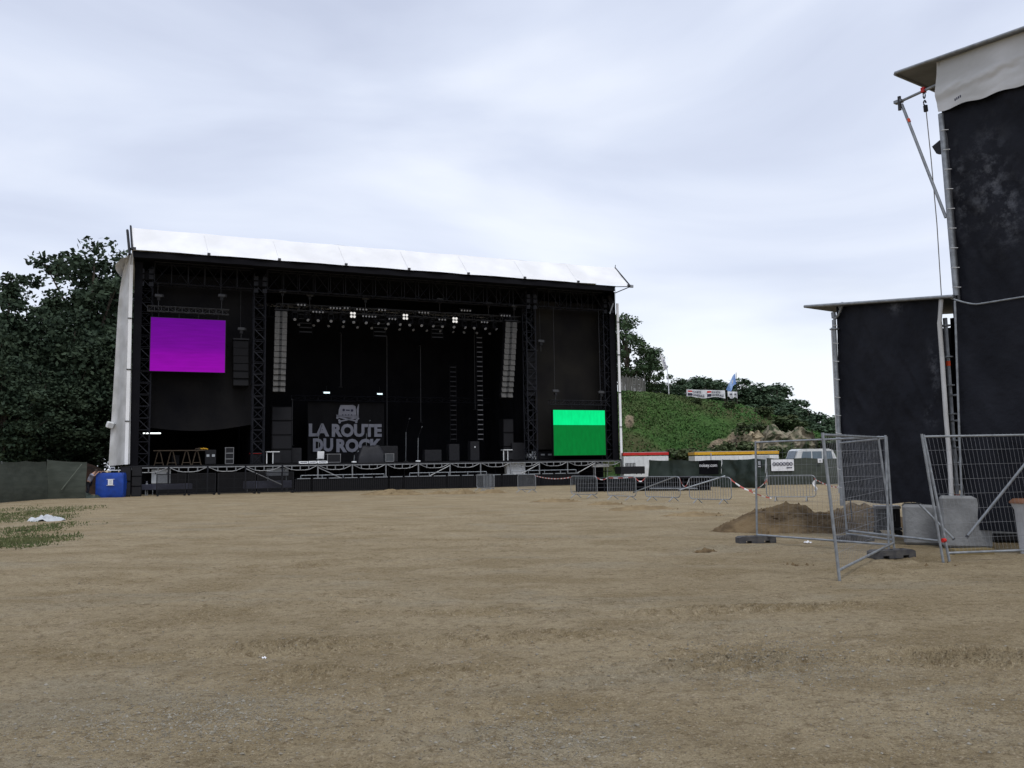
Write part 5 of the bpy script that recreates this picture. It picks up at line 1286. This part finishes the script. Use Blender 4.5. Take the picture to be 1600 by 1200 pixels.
# closed sides and back so that the tower is a solid mass from other sides
mb = MB(); mb.sheet(lambda a, b: (F(1494, 470)[0]+.02, .12+3.1*a, 4.6+(rz_(0)-5.0)*b), 20, 20, TARP); mb.sheet(lambda a, b: (sLa+.04, .12+2.3*a, 1.0+3.7*b), 20, 20, TARP)
mb.sheet(lambda a, b: (SE-(SE-.1)*a, 3.25, .4+(rz_(0)-.6)*b), 20, 20, TARP); mb.sheet(lambda a, b: (.1-(.1-sLa)*a, 2.45, 1.0+3.7*b), 20, 20, TARP)
mb.sheet(lambda a, b: (F(1468, 600)[0]+(F(1500, 600)[0]+.3-F(1468, 600)[0])*a, .55, .6+4.0*b), 6, 6, BLACKCLOTH)
mb.build('inner_sheet', TOW)
# posts
def post(name, pts, r, m=GALV, rings=(), reds=()):
    mb = MB(); P = [Vector(F(x, y, v)) for x, y, v in pts]; mb.tube(P, r, m, 8); o = mb.build(name, TOW)
    for f in rings: c = P[0].lerp(P[-1], f); d = (P[-1]-P[0]).normalized()*.012; mb = MB(); mb.tube([c-d, c+d], r*2.3, m, 8); mb.build('rosette', o)
    for f in reds: c = P[0].lerp(P[-1], f); d = (P[-1]-P[0]).normalized()*.05; mb = MB(); mb.tube([c-d, c+d], r*1.12, ORANGE, 8); mb.build('orange_band', o)
    return o
post('corner_post', [(1470, 178, -.04), (1494, 462, -.04)], .055, GALV); post('corner_post', [(1476, 178, .02), (1498, 470, -.02)], .035, DULL)
post('scaffold_pole', [(1476.5, 497, .18), (1500, 842, .18)], .045, GALV, (.035, .18, .31, .44, .56, .66, .76, .88), (.21, .815))
post('scaffold_pole', [(1303, 500, -.02), (1316, 790, -.02)], .045, GALV, (.05,)); post('scaffold_pole', [(1301, 512, .2), (1313, 770, .2)], .04, PVCGREY)
post('scaffold_pole', [(1492, 470, -.13), (1499, 680, -.13), (1506, 850, -.13)], .022, GALV)
post('rope_edge', [(1470.5, 468, -.10), (1468, 505, -.10), (1472, 560, -.10), (1478, 650, -.10), (1484, 720, -.10), (1490, 845, -.10)], .045, PVCGREY)
for y in (618, 658, 700): 
    mb = MB(); a = F(1484+(y-618)*.06, y, .15); b = F(1497, y-1, .15); mb.bar(a, b, .022, GALV, 6); mb.build('rung', TOW)
mb = MB(); a = Vector(F(1312, 476, .05)); 
mb.tube([F(1303, 500, .0), F(1310, 492, .0), F(1315, 480, .0), F(1317, 472, .0)], .03, GALV, 6); mb.bar(F(1302, 488, .0), F(1303, 497, .0), .05, GALV, 6); mb.bar(F(1311, 476, 0), F(1314, 484, 0), .03, GALV, 6); mb.build('roof_clip', TOW)
for k in range(9):
    f = (k+.5)/9; a = Vector(F(1474+22*f, 190+275*f, -.02)); mb = MB(); mb.tube([a+Vector((-.06, -.05, .02)), a+Vector((.03, -.09, 0)), a+Vector((.12, -.06, -.015))], .008, PVCGREY, 5); mb.build('tie', TOW)
for k in range(10):
    f = (k+.5)/10; a = Vector(F(1304.5+10*f, 495+280*f, -.02)); mb = MB(); mb.tube([a+Vector((-.04, -.04, .02)), a+Vector((.03, -.10, 0)), a+Vector((.12, -.08, -.015))], .008, PVCGREY, 5); mb.build('tie', TOW)
# hoist arm
ARM = thing('hoist_arm', 'steel hoist arm with a rope and pulley hook sticking out of the tower', 'hoist', Vector(FP0)+Vector((0, 0, 0)), FANG)
mb = MB(); mb.bar(F(1404, 160, -.05), F(1467, 131, -.05), .03, GALV, 8); mb.bar(F(1405, 151, -.08), F(1406, 172, -.08), .04, DULL, 6); mb.box(F(1404, 159, -.05), (.16, .12, .06), GALV); mb.build('boom', ARM)
mb = MB(); mb.bar(F(1409, 163, -.05), F(1478, 340, -.05), .032, GALV, 8); br_ = mb.build('brace', ARM); mb = MB(); c0 = Vector(F(1419, 186, -.05)); c1 = Vector(F(1421, 191, -.05)); mb.tube([c0, c1], .035, ORANGE, 8); mb.build('orange_band', br_)
mb = MB(); mb.box(F(1443, 141, -.05), (.07, .1, .10), RED); mb.tube([Vector(F(1444+1.6*math.cos(k*.7), 149+5*math.sin(k*.7), -.05)) for k in range(10)], .014, DULL, 5); mb.tube([Vector(F(1445+1.8*math.cos(k*.6+2), 161+4*math.sin(k*.6+2), -.05)) for k in range(8)], .016, STEELB, 5)
mb.bar(F(1446, 165, -.05), F(1447, 174, -.05), .045, STEELB, 7); mb.build('hook', ARM)
mb = MB(); mb.tube([F(1447, 172, -.05), F(1455, 250, -.05), F(1464, 350, -.05), F(1471, 462, -.05)], .010, mat('rope', (.20, .19, .17), .8), 5); mb.build('rope', ARM)
mb = MB(); a = [F(1456, 229, -.03), F(1468, 219, -.03), F(1470, 240, -.03), F(1463, 240, -.03)]; mb.add(a+[(p[0], p[1]+.10, p[2]) for p in a], [(0, 1, 2, 3), (7, 6, 5, 4), (0, 4, 5, 1), (1, 5, 6, 2), (2, 6, 7, 3), (3, 7, 4, 0)], TARP); mb.build('loose_flap', TOW)
# concrete ballast
def ballast(x0, x1, ytop, ybot, label, seed):
    P = onground((x0+x1)/2, ybot); k = P.y; w = (x1-x0)/FOC*k; h = atY((x0+x1)/2, ytop, k).z
    o = thing('ballast_block', label, 'concrete block', (P.x+.2, P.y+.48, 0), R(-24), 'pale concrete ballast blocks under the tower')
    n = 14; mb = MB(); mb.box((0, 0, h/2), (w, 1.0, h), CONC, bev=.05)
    mb.build('block', o)
    for s in (-.25, .25): mb = MB(); mb.tube([(s*w, 0, h-.02), (s*w, 0, h+.07), (s*w+.1, 0, h+.07), (s*w+.1, 0, h-.02)], .012, GALV, 5); mb.build('lifting_eye', o)
ballast(1417, 1474, 789, 852, 'left concrete ballast block beside the small flight case', 1); ballast(1479, 1548, 775, 857, 'right concrete ballast block behind the leaning mesh panel', 2)
# dark wire cage and black box right of the ballast
P = onground(1586, 850); t_ = thing('black_crate', 'black crate in the shade behind the leaning mesh panel', 'crate', (P.x+.2, P.y+.8, 0), R(-20))
mb = MB(); mb.box((0, 0, .62), (1.3, .9, 1.2), CASE, bev=.02); mb.build('body', t_)
for z in (.2, .95): mb = MB(); mb.box((0, -.46, z), (1.31, .02, .04), GALV); mb.build('edging', t_)
P = onground(1395, 838); t_ = thing('wheeled_case', 'black flight case with silver lid edge on a wheeled trolley', 'flight case', (P.x, P.y+.3, 0), R(-16))
w = .50
mb = MB(); mb.box((.02, 0, .40), (w, .5, .42), CASE, bev=.01); mb.build('body', t_); mb = MB(); mb.box((.02, 0, .64), (w+.03, .53, .06), ALU); mb.build('lid', t_)
mb = MB(); mb.box((.08, -.26, .42), (.16, .02, .18), STEELB); mb.tube([(.0, -.275, .5), (.0, -.275, .34), (.16, -.275, .34), (.16, -.275, .5)], .01, DULL, 5); mb.build('recessed_handle', t_)
mb = MB(); mb.box((.02, 0, .16), (w+.05, .54, .05), DULL); mb.build('trolley', t_)
for a in (-.2, .24):
    for b in (-.2, .2): mb = MB(); mb.tube([(a, b-.02, .065), (a, b+.02, .065)], .065, TYRE, 12); mb.bar((a, b, .065), (a, b, .15), .02, DULL, 5); mb.build('castor', t_)
for a in (-.42, -.25): mb = MB(); mb.bar((a, -.26, .1), (a, -.26, .62), .014, ALU, 5); mb.build('side_rail', t_)
mb = MB()
for z in (.2, .32, .44, .62): mb.bar((-.42, -.26, z), (-.22, -.26, z), .010, ALU, 4)
mb.build('side_rungs', t_)
P = onground(1388, 832); mb = MB(); mb.lattice((-.45, 0, .88), (.55, .25, .94), .2, .16, 4, .018, ALU, side=(0, 0, 1))
for a in (-.4, .5): mb.bar((a, 0, 0), (a, .05, .88), .018, DULL, 5)
tag(mb.build('truss_piece', None, (P.x-.05, P.y+1.0, 0)), 'short aluminium truss piece under the annex above the wheeled case', 'truss')
# bin at the right edge
P = onground(1601, 866); bn = thing('litter_bin', 'pale litter bin with a brown lid cut by the right edge', 'bin', (P.x+.16, P.y+.1, 0))
mb = MB(); mb.tube([(0, 0, .0), (0, 0, .08), (0, 0, .78), (0, 0, .86), (0, 0, .90)], [.15, .16, .205, .24, .26], mat('bin_plastic', (.50, .51, .53), .5), 24); mb.build('body', bn)
mb = MB(); mb.tube([(0, 0, .90), (0, 0, .93), (0, 0, .98)], [.28, .28, .22], mat('bin_lid', (.20, .09, .045), .5), 24); mb.build('lid', bn)

# ------------------------------------------------------------------ mesh fence panels
def heras(p0, p1, t0, t1, label, group, sp_=.115, wr=.0019):
    # p0, p1 post feet; t0, t1 post tops (world)
    p0, p1, t0, t1 = map(Vector, (p0, p1, t0, t1)); t_ = thing('mesh_fence_panel', label, 'fence panel', p0, 0, group)
    o0 = p0.copy(); p0, p1, t0, t1 = [q-o0 for q in (p0, p1, t0, t1)]
    def Q(a, b): return p0.lerp(t0, b).lerp(p1.lerp(t1, b), a)
    for a in (0, 1): mb = MB(); mb.tube([Q(a, -.0), Q(a, .5), Q(a, 1)], .023, GALV, 8); mb.build('post', t_)
    for b in (.07, .985): mb = MB(); mb.bar(Q(0, b), Q(1, b), .02 if b > .5 else .021, GALV, 7); mb.build('rail', t_)
    W_ = (p1-p0).length; n = int(W_/sp_); mb = MB()
    for k in range(1, n): mb.bar(Q(k/n, .07), Q(k/n, 1.0), wr, WIRE, 3)
    for b in (.07+.115*j for j in range(1, 8)): mb.bar(Q(0, b), Q(1, b), wr*1.35, WIRE, 3)
    mb.build('mesh', t_); return t_
GHP = 'wire mesh fence panels on the right'
def G(x, y): return onground(x, y)
def up(x, y, P): return atY(x, y, P.y)
A0, A1 = G(1183, 847), G(1389, 864)
heras(A0, A1, up(1180.5, 689, A0), up(1383.5, 680, A1), 'upright mesh panel standing on two black rubber blocks', GHP, .115, .0012)
B0 = G(1312, 908); B1 = G(1398, 861)
heras(B0, B1, up(1285, 676, B0), up(1372, 681, B1), 'tilted mesh panel leaning towards the stage with one foot nearest the camera', GHP)
C0, C1 = G(1324, 845), G(1397, 856)
heras(C0, C1, up(1312, 690, C0), up(1385, 682, C1), 'mesh panel behind the two crossed ones before the black annex sheet', GHP, .115)
D0 = G(1474, 879); D1 = D0+Vector((2.9, .55, 0))
tD = up(1440, 678, D0); 
o = heras(D0+Vector((.13, .05, 0)), D1, up(1447.5, 679, D0)+Vector((0, .10, 0)), D1+Vector((tD-D0))+Vector((0, -.1, .0)), 'mesh panel leaning left before the concrete blocks, cut by the right edge', GHP, .075)
mb = MB(); mb.bar(D0, tD, .023, GALV, 8); mb.bar(D0.lerp(tD, .17)+Vector((.03, -.02, 0)), D0.lerp(tD, .17)+Vector((.10, .02, .0)), .035, RED, 8)
q = mb.v; mb.v = [tuple(Vector(v)-D0) for v in q]; tag(mb.build('loose_post', None, D0), 'single steel post tied beside the leaning panel with a red clip', 'post')
def rod(x0, y0, Ya, x1, y1, Yb_, r, lab, name='scaffold_brace'):
    a = atY(x0, y0, Ya); b = atY(x1, y1, Yb_); mb = MB(); mb.bar((0, 0, 0), b-a, r, GALV, 8); mb.bar((b-a)*.0, (b-a)*.03, r*1.25, DULL, 8); tag(mb.build(name, None, a), lab, 'brace', 'loose diagonal scaffold braces')
rod(1323, 829, 18.4, 1466, 845, 16.6, .024, 'long level pale pole low behind the mesh panels', 'loose_pole')
rod(1510, 840, 15.6, 1604, 722, 15.2, .024, 'long diagonal brace rising to the right edge before the leaning panel'); rod(1491, 843, 15.7, 1437, 788, 15.9, .022, 'short diagonal brace falling to the foot of the scaffold pole')
# rubber blocks
def block(P, rz, label):
    o = thing('rubber_base', label, 'fence base', P, rz, 'black rubber fence bases')
    mb = MB(); L_, w, h = .80, .26, .145
    mb.prism([(-L_/2, 0), (-.26, 0), (-.26, .05), (-.14, .05), (-.14, 0), (.14, 0), (.14, .05), (.26, .05), (.26, 0), (L_/2, 0), (L_/2, h*.8), (L_/2-.06, h), (-L_/2+.06, h), (-L_/2, h*.8)], lambda a, b, d: (a, d, b), w/2, -w/2, RUBBER); mb.build('body', o)
    for k in (-.2, 0, .2): mb = MB(); mb.tube([(k, 0, h-.004), (k, 0, h+.008)], .028, STEELB, 10); mb.build('post_socket', o)
P = G(1181, 848); block((P.x, P.y, 0), R(6), 'black rubber base under the left post of the upright panel'); P = G(1395, 872); block((P.x, P.y+.05, 0), R(14), 'black rubber base under the right post of the upright panel')
P = G(1334, 846); block((P.x, P.y, -.02), R(10), 'rubber base half hidden behind the upright panel')
P = G(1500, 866); mb = MB(); mb.box((0, 0, .05), (.75, .22, .10), mat('yellowed_plank', (.22, .17, .08), .8)); tag(mb.build('wooden_block', None, (P.x+.2, P.y, 0), R(6)), 'flat yellowish wooden block at the foot of the leaning panel', 'plank')
P = G(1262, 848); mb = MB(); mb.sheet(lambda a, b: (.15*(a-.5), .10*(b-.5), .035*math.sin(a*3.1)*math.sin(b*3.1)+.012*math.sin(a*14)), 8, 8, PAPER); tag(mb.build('paper_scrap', None, (P.x, P.y, .005)), 'white crumpled scrap on the dirt below the upright panel', 'litter', 'litter on the dirt')
P = G(413, 1030); mb = MB(); mb.sheet(lambda a, b: (.05*(a-.5), .03*(b-.5), .012*math.sin(a*3.1)*math.sin(b*3.1)+.006*math.sin(a*14)), 8, 8, PAPER); tag(mb.build('paper_scrap', None, (P.x, P.y, .012)), 'tiny white scrap on the dirt near the camera left of centre', 'litter', 'litter on the dirt')

# ================================================================== LEFT SIDE
GL_ = 'green windbreak fences left of the stage'
A, B = G(-40, 791), G(70, 781.5); LF1 = sheeted(-40, 72, (722, 721), (789, 780), GREENMESH, 'green windbreak fence at the left edge with pale streaks', GL_, .05, name='windbreak_fence', seed=21)
LF2 = sheeted(71, 134, (719, 722), (780, 778.5), GREENMESH, 'green windbreak fence with a diagonal pole beside the blue crate', GL_, .08, name='windbreak_fence', seed=33)
t_, Af, d, Ld, h0, h1, n_ = LF2
mb = MB(); a = onplane(96, 765, Af+n_*.25, n_); b = onplane(128, 725, Af+n_*.25, n_); a, b = [Vector(((q-Af).dot(d), -.25, q.z)) for q in (a, b)]; mb.bar(a, b, .025, mat('fence_pole', (.14, .16, .13), .7), 6); mb.build('diagonal_pole', t_)
def wrinkled(name, P, rx, ry, h, m, label, cat, seed, rz=0):
    n = 46; u = np.linspace(-1, 1, n); X, Y = np.meshgrid(u, u); r = np.sqrt(X*X+Y*Y)
    a_ = np.abs(fbm(X*2.2+seed, Y*2.2, 3)); z = h*np.clip(1-(r*(1+.9*fbm(X*1.5+seed*2, Y*1.5, 3)))**2, 0, 1)**.5*(.35+3.2*a_)
    V_ = np.stack([X*rx, Y*ry, z], -1).reshape(-1, 3); keepf = gridfaces(n, n); zz = z.ravel(); keepf = keepf[(zz[keepf] > .002).any(1)]
    me = npmesh(name, V_, keepf, [m]); o = link(name, me, None, P); o.rotation_euler = (0, 0, rz); return tag(o, label, cat)
P = G(72, 814); wrinkled('crumpled_sheet', (P.x, P.y, .0), .62, .34, .19, mat('white_plastic_sheet', (.50, .52, .54), .45), 'crumpled white plastic sheet lying on the grass', 'plastic sheet', 4)
P = G(68, 779); wrinkled('dark_bag', (P.x, P.y-.8, .0), .45, .4, .38, TARP, 'small dark bag at the foot of the green fence', 'bag', 9)
P = G(140, 778); wrinkled('dark_tarpaulin', (P.x-.2, P.y, .0), .9, .5, .30, GREENTARP, 'dark heap of tarpaulin on the ground left of the blue crate', 'tarpaulin', 13)
# blue crate
P = onground(167, 777.5); cw = (187.5-147)/FOC*P.y; ch = atY(167, 739, P.y).z
bc = thing('blue_crate', 'bright blue wrapped crate with a white notice beside the stage', 'crate', (P.x, P.y+.8, 0), R(10))
mb = MB(); n = 20
def cr(face):
    def fn(a, b):
        q = .05*float(fbm(np.array([a*4+face*7]), np.array([b*4+face]), 4)[0]); k = .04*math.sin(b*3.1)
        pinch = .04*(abs(2*a-1)**8+abs(2*b-1)**8)
        x, y = [((a-.5)*cw, -.8-q+pinch-k), (cw/2+q-pinch+k, (a-.5)*1.6), ((.5-a)*cw, .8+q-pinch+k), (-cw/2-q+pinch-k, (.5-a)*1.6)][face]
        return (x, y, ch*b)
    return fn
for f_ in range(4): mb.sheet(cr(f_), n, n, BLUE)
mb.sheet(lambda a, b: ((a-.5)*(cw-.06), (b-.5)*1.54, ch-.01+.06*float(fbm(np.array([a*4]), np.array([b*4]), 3)[0])), n, n, BLUE); mb.build('body', bc)
mb = MB(); mb.box((.08, -.90, ch*.62), (.30, .02, .36), PAPER); nt_ = mb.build('notice', bc); mb = MB()
for k in range(4): mb.box((.08, -.912, ch*.62+.1-.065*k), (.2-.04*(k % 2), .006, .02), GREYP)
mb.build('print', nt_)
for s in (-1, 1): mb = MB(); mb.box((.08, -.895, ch*.62+s*.19), (.46, .012, .035), PVCGREY); mb.build('tape_strip', bc)
# things on the ledge by the stage corner
P = S(su(181, -.6, 1.9), -.6, 0); mb = MB(); mb.box((0, 0, 1.72), (.95, .5, .06), WHITEP)
for a in (-.4, .4):
    for b in (-.2, .2): mb.bar((a, b, 0), (a, b, 1.7), .025, DULL, 5)
tag(mb.build('high_table', None, P, SANG), 'narrow white topped stand behind the blue crate', 'stand')
P2 = S(su(176, -.6, 1.9), -.6, 1.75); mb = MB(); mb.box((0, 0, .10), (.28, .25, .2), GREYP, bev=.03); mb.box((0, -.13, .1), (.2, .01, .1), INK); tag(mb.build('grey_box', None, P2, SANG), 'small grey box on the white stand behind the blue crate', 'box')

# person bending over behind the crate
def skin_body(name, joints, edges, radii, m, parent, root=0, sub=2):
    me = bpy.data.meshes.new(name); me.from_pydata([tuple(j) for j in joints], edges, []); o = bpy.data.objects.new(name, me); col.objects.link(o)
    md = o.modifiers.new('skin', 'SKIN'); md.use_smooth_shade = True
    for i, r in enumerate(radii):
        rr = r if isinstance(r, tuple) else (r, r); me.skin_vertices[0].data[i].radius = rr; me.skin_vertices[0].data[i].use_root = (i == root)
    s_ = o.modifiers.new('sub', 'SUBSURF'); s_.levels = sub; s_.render_levels = sub
    dg = bpy.context.evaluated_depsgraph_get(); me2 = bpy.data.meshes.new_from_object(o.evaluated_get(dg)); bpy.data.objects.remove(o); bpy.data.meshes.remove(me)
    me2.materials.clear(); me2.materials.append(m); 
    for p_ in me2.polygons: p_.use_smooth = True; p_.material_index = 0
    return link(name, me2, parent)
Pp = onground(137, 778); per = thing('person', 'person in a grey shirt and dark trousers bending over the blue crate', 'person', (Pp.x, Pp.y+.1, 0), R(0))
# local: x to the right (towards the crate), y away
J = [(0, .0, .98), (.06, 0, 1.16), (.16, 0, 1.36), (.26, 0, 1.50), (.36, 0, 1.60), (.46, 0, 1.70),           # pelvis, spine, chest, neck base, neck, head
     (.24, -.20, 1.47), (.46, -.27, 1.38), (.66, -.22, 1.60), (.74, -.20, 1.66), (.24, .20, 1.47), (.48, .26, 1.40), (.70, .2, 1.62), (.78, .18, 1.67),
     (-.02, -.10, .92), (.03, -.12, .50), (-.10, -.13, .09), (.08, -.14, .05), (-.02, .10, .92), (-.10, .12, .50), (-.30, .13, .09), (-.12, .14, .05)]
E_ = [(0, 1), (1, 2), (2, 3), (3, 4), (4, 5), (3, 6), (6, 7), (7, 8), (8, 9), (3, 10), (10, 11), (11, 12), (12, 13), (0, 14), (14, 15), (15, 16), (16, 17), (0, 18), (18, 19), (19, 20), (20, 21)]
rad = [.13, .12, .14, .10, .055, .09, .055, .045, .032, .035, .055, .045, .032, .035, .085, .06, .045, .035, .085, .06, .045, .035]
skin_body('body', J, E_, rad, SKIN, per)
Jh = [(.86+.02, s*1.0, 1.44) for s in ()]
for s in (-1, 1):    # fingers resting on the crate lid
    for k in range(5):
        b0 = Vector((.75 if s < 0 else .79, s*.19-.035+.0175*k, 1.665)); mb = MB(); mb.tube([b0-Vector((.02, 0, 0)), b0+Vector((.045, .004*(k-2), .005)), b0+Vector((.085-.008*abs(k-2), .008*(k-2), -.02))], [.010, .009, .007], SKIN, 6); mb.build('finger', per)
SH = mat('grey_shirt', (.30, .30, .36), .8, c2=(.22, .22, .28), scale=6); TRO = mat('dark_trousers', (.014, .015, .022), .8); HAIR = mat('brown_hair', (.03, .02, .014), .7)
skin_body('shirt', [J[i] for i in (0, 1, 2, 3, 6, 7, 10, 11)], [(0, 1), (1, 2), (2, 3), (3, 4), (4, 5), (3, 6), (6, 7)], [.155, .15, .17, .12, .085, .062, .085, .062], SH, per)
skin_body('trousers', [J[0], J[14], J[15], J[16], J[18], J[19], J[20]], [(0, 1), (1, 2), (2, 3), (0, 4), (4, 5), (5, 6)], [.16, .115, .085, .066, .115, .085, .066], TRO, per)
mb = MB(); hc = Vector(J[5]); mb.sheet(lambda a, b: hc+Vector((.0-.01, 0, .015))+Vector((.108*math.cos(a*6.283)*math.sin(b*1.75), .098*math.sin(a*6.283)*math.sin(b*1.75), .112*math.cos(b*1.75))), 16, 8, HAIR); mb.build('hair', per)
for s in (-1, 1):
    mb = MB(); f0 = Vector(J[16] if s < 0 else J[20]); mb.tube([f0+Vector((-.06, 0, -.05)), f0+Vector((.06, 0, -.05)), f0+Vector((.19, 0, -.06))], [.045, .055, .035], STEELB, 8); mb.build('shoe', per)
    mb = MB(); mb.tube([hc+Vector((.0, s*.09, -.02)), hc+Vector((.0, s*.105, -.02))], [.03, .022], SKIN, 8); mb.build('ear', per)
mb = MB(); mb.tube([hc+Vector((.085, 0, -.01)), hc+Vector((.112, 0, -.045)), hc+Vector((.09, 0, -.055))], [.012, .018, .01], SKIN, 6); mb.build('nose', per)
for s in (-1, 1): mb = MB(); mb.tube([hc+Vector((.083, s*.034, .0)), hc+Vector((.094, s*.034, -.002))], [.014, .009], INK, 8); mb.build('eye', per)
mb = MB(); mb.box(hc+Vector((.086, 0, -.075)), (.012, .045, .010), RED); mb.build('mouth', per)
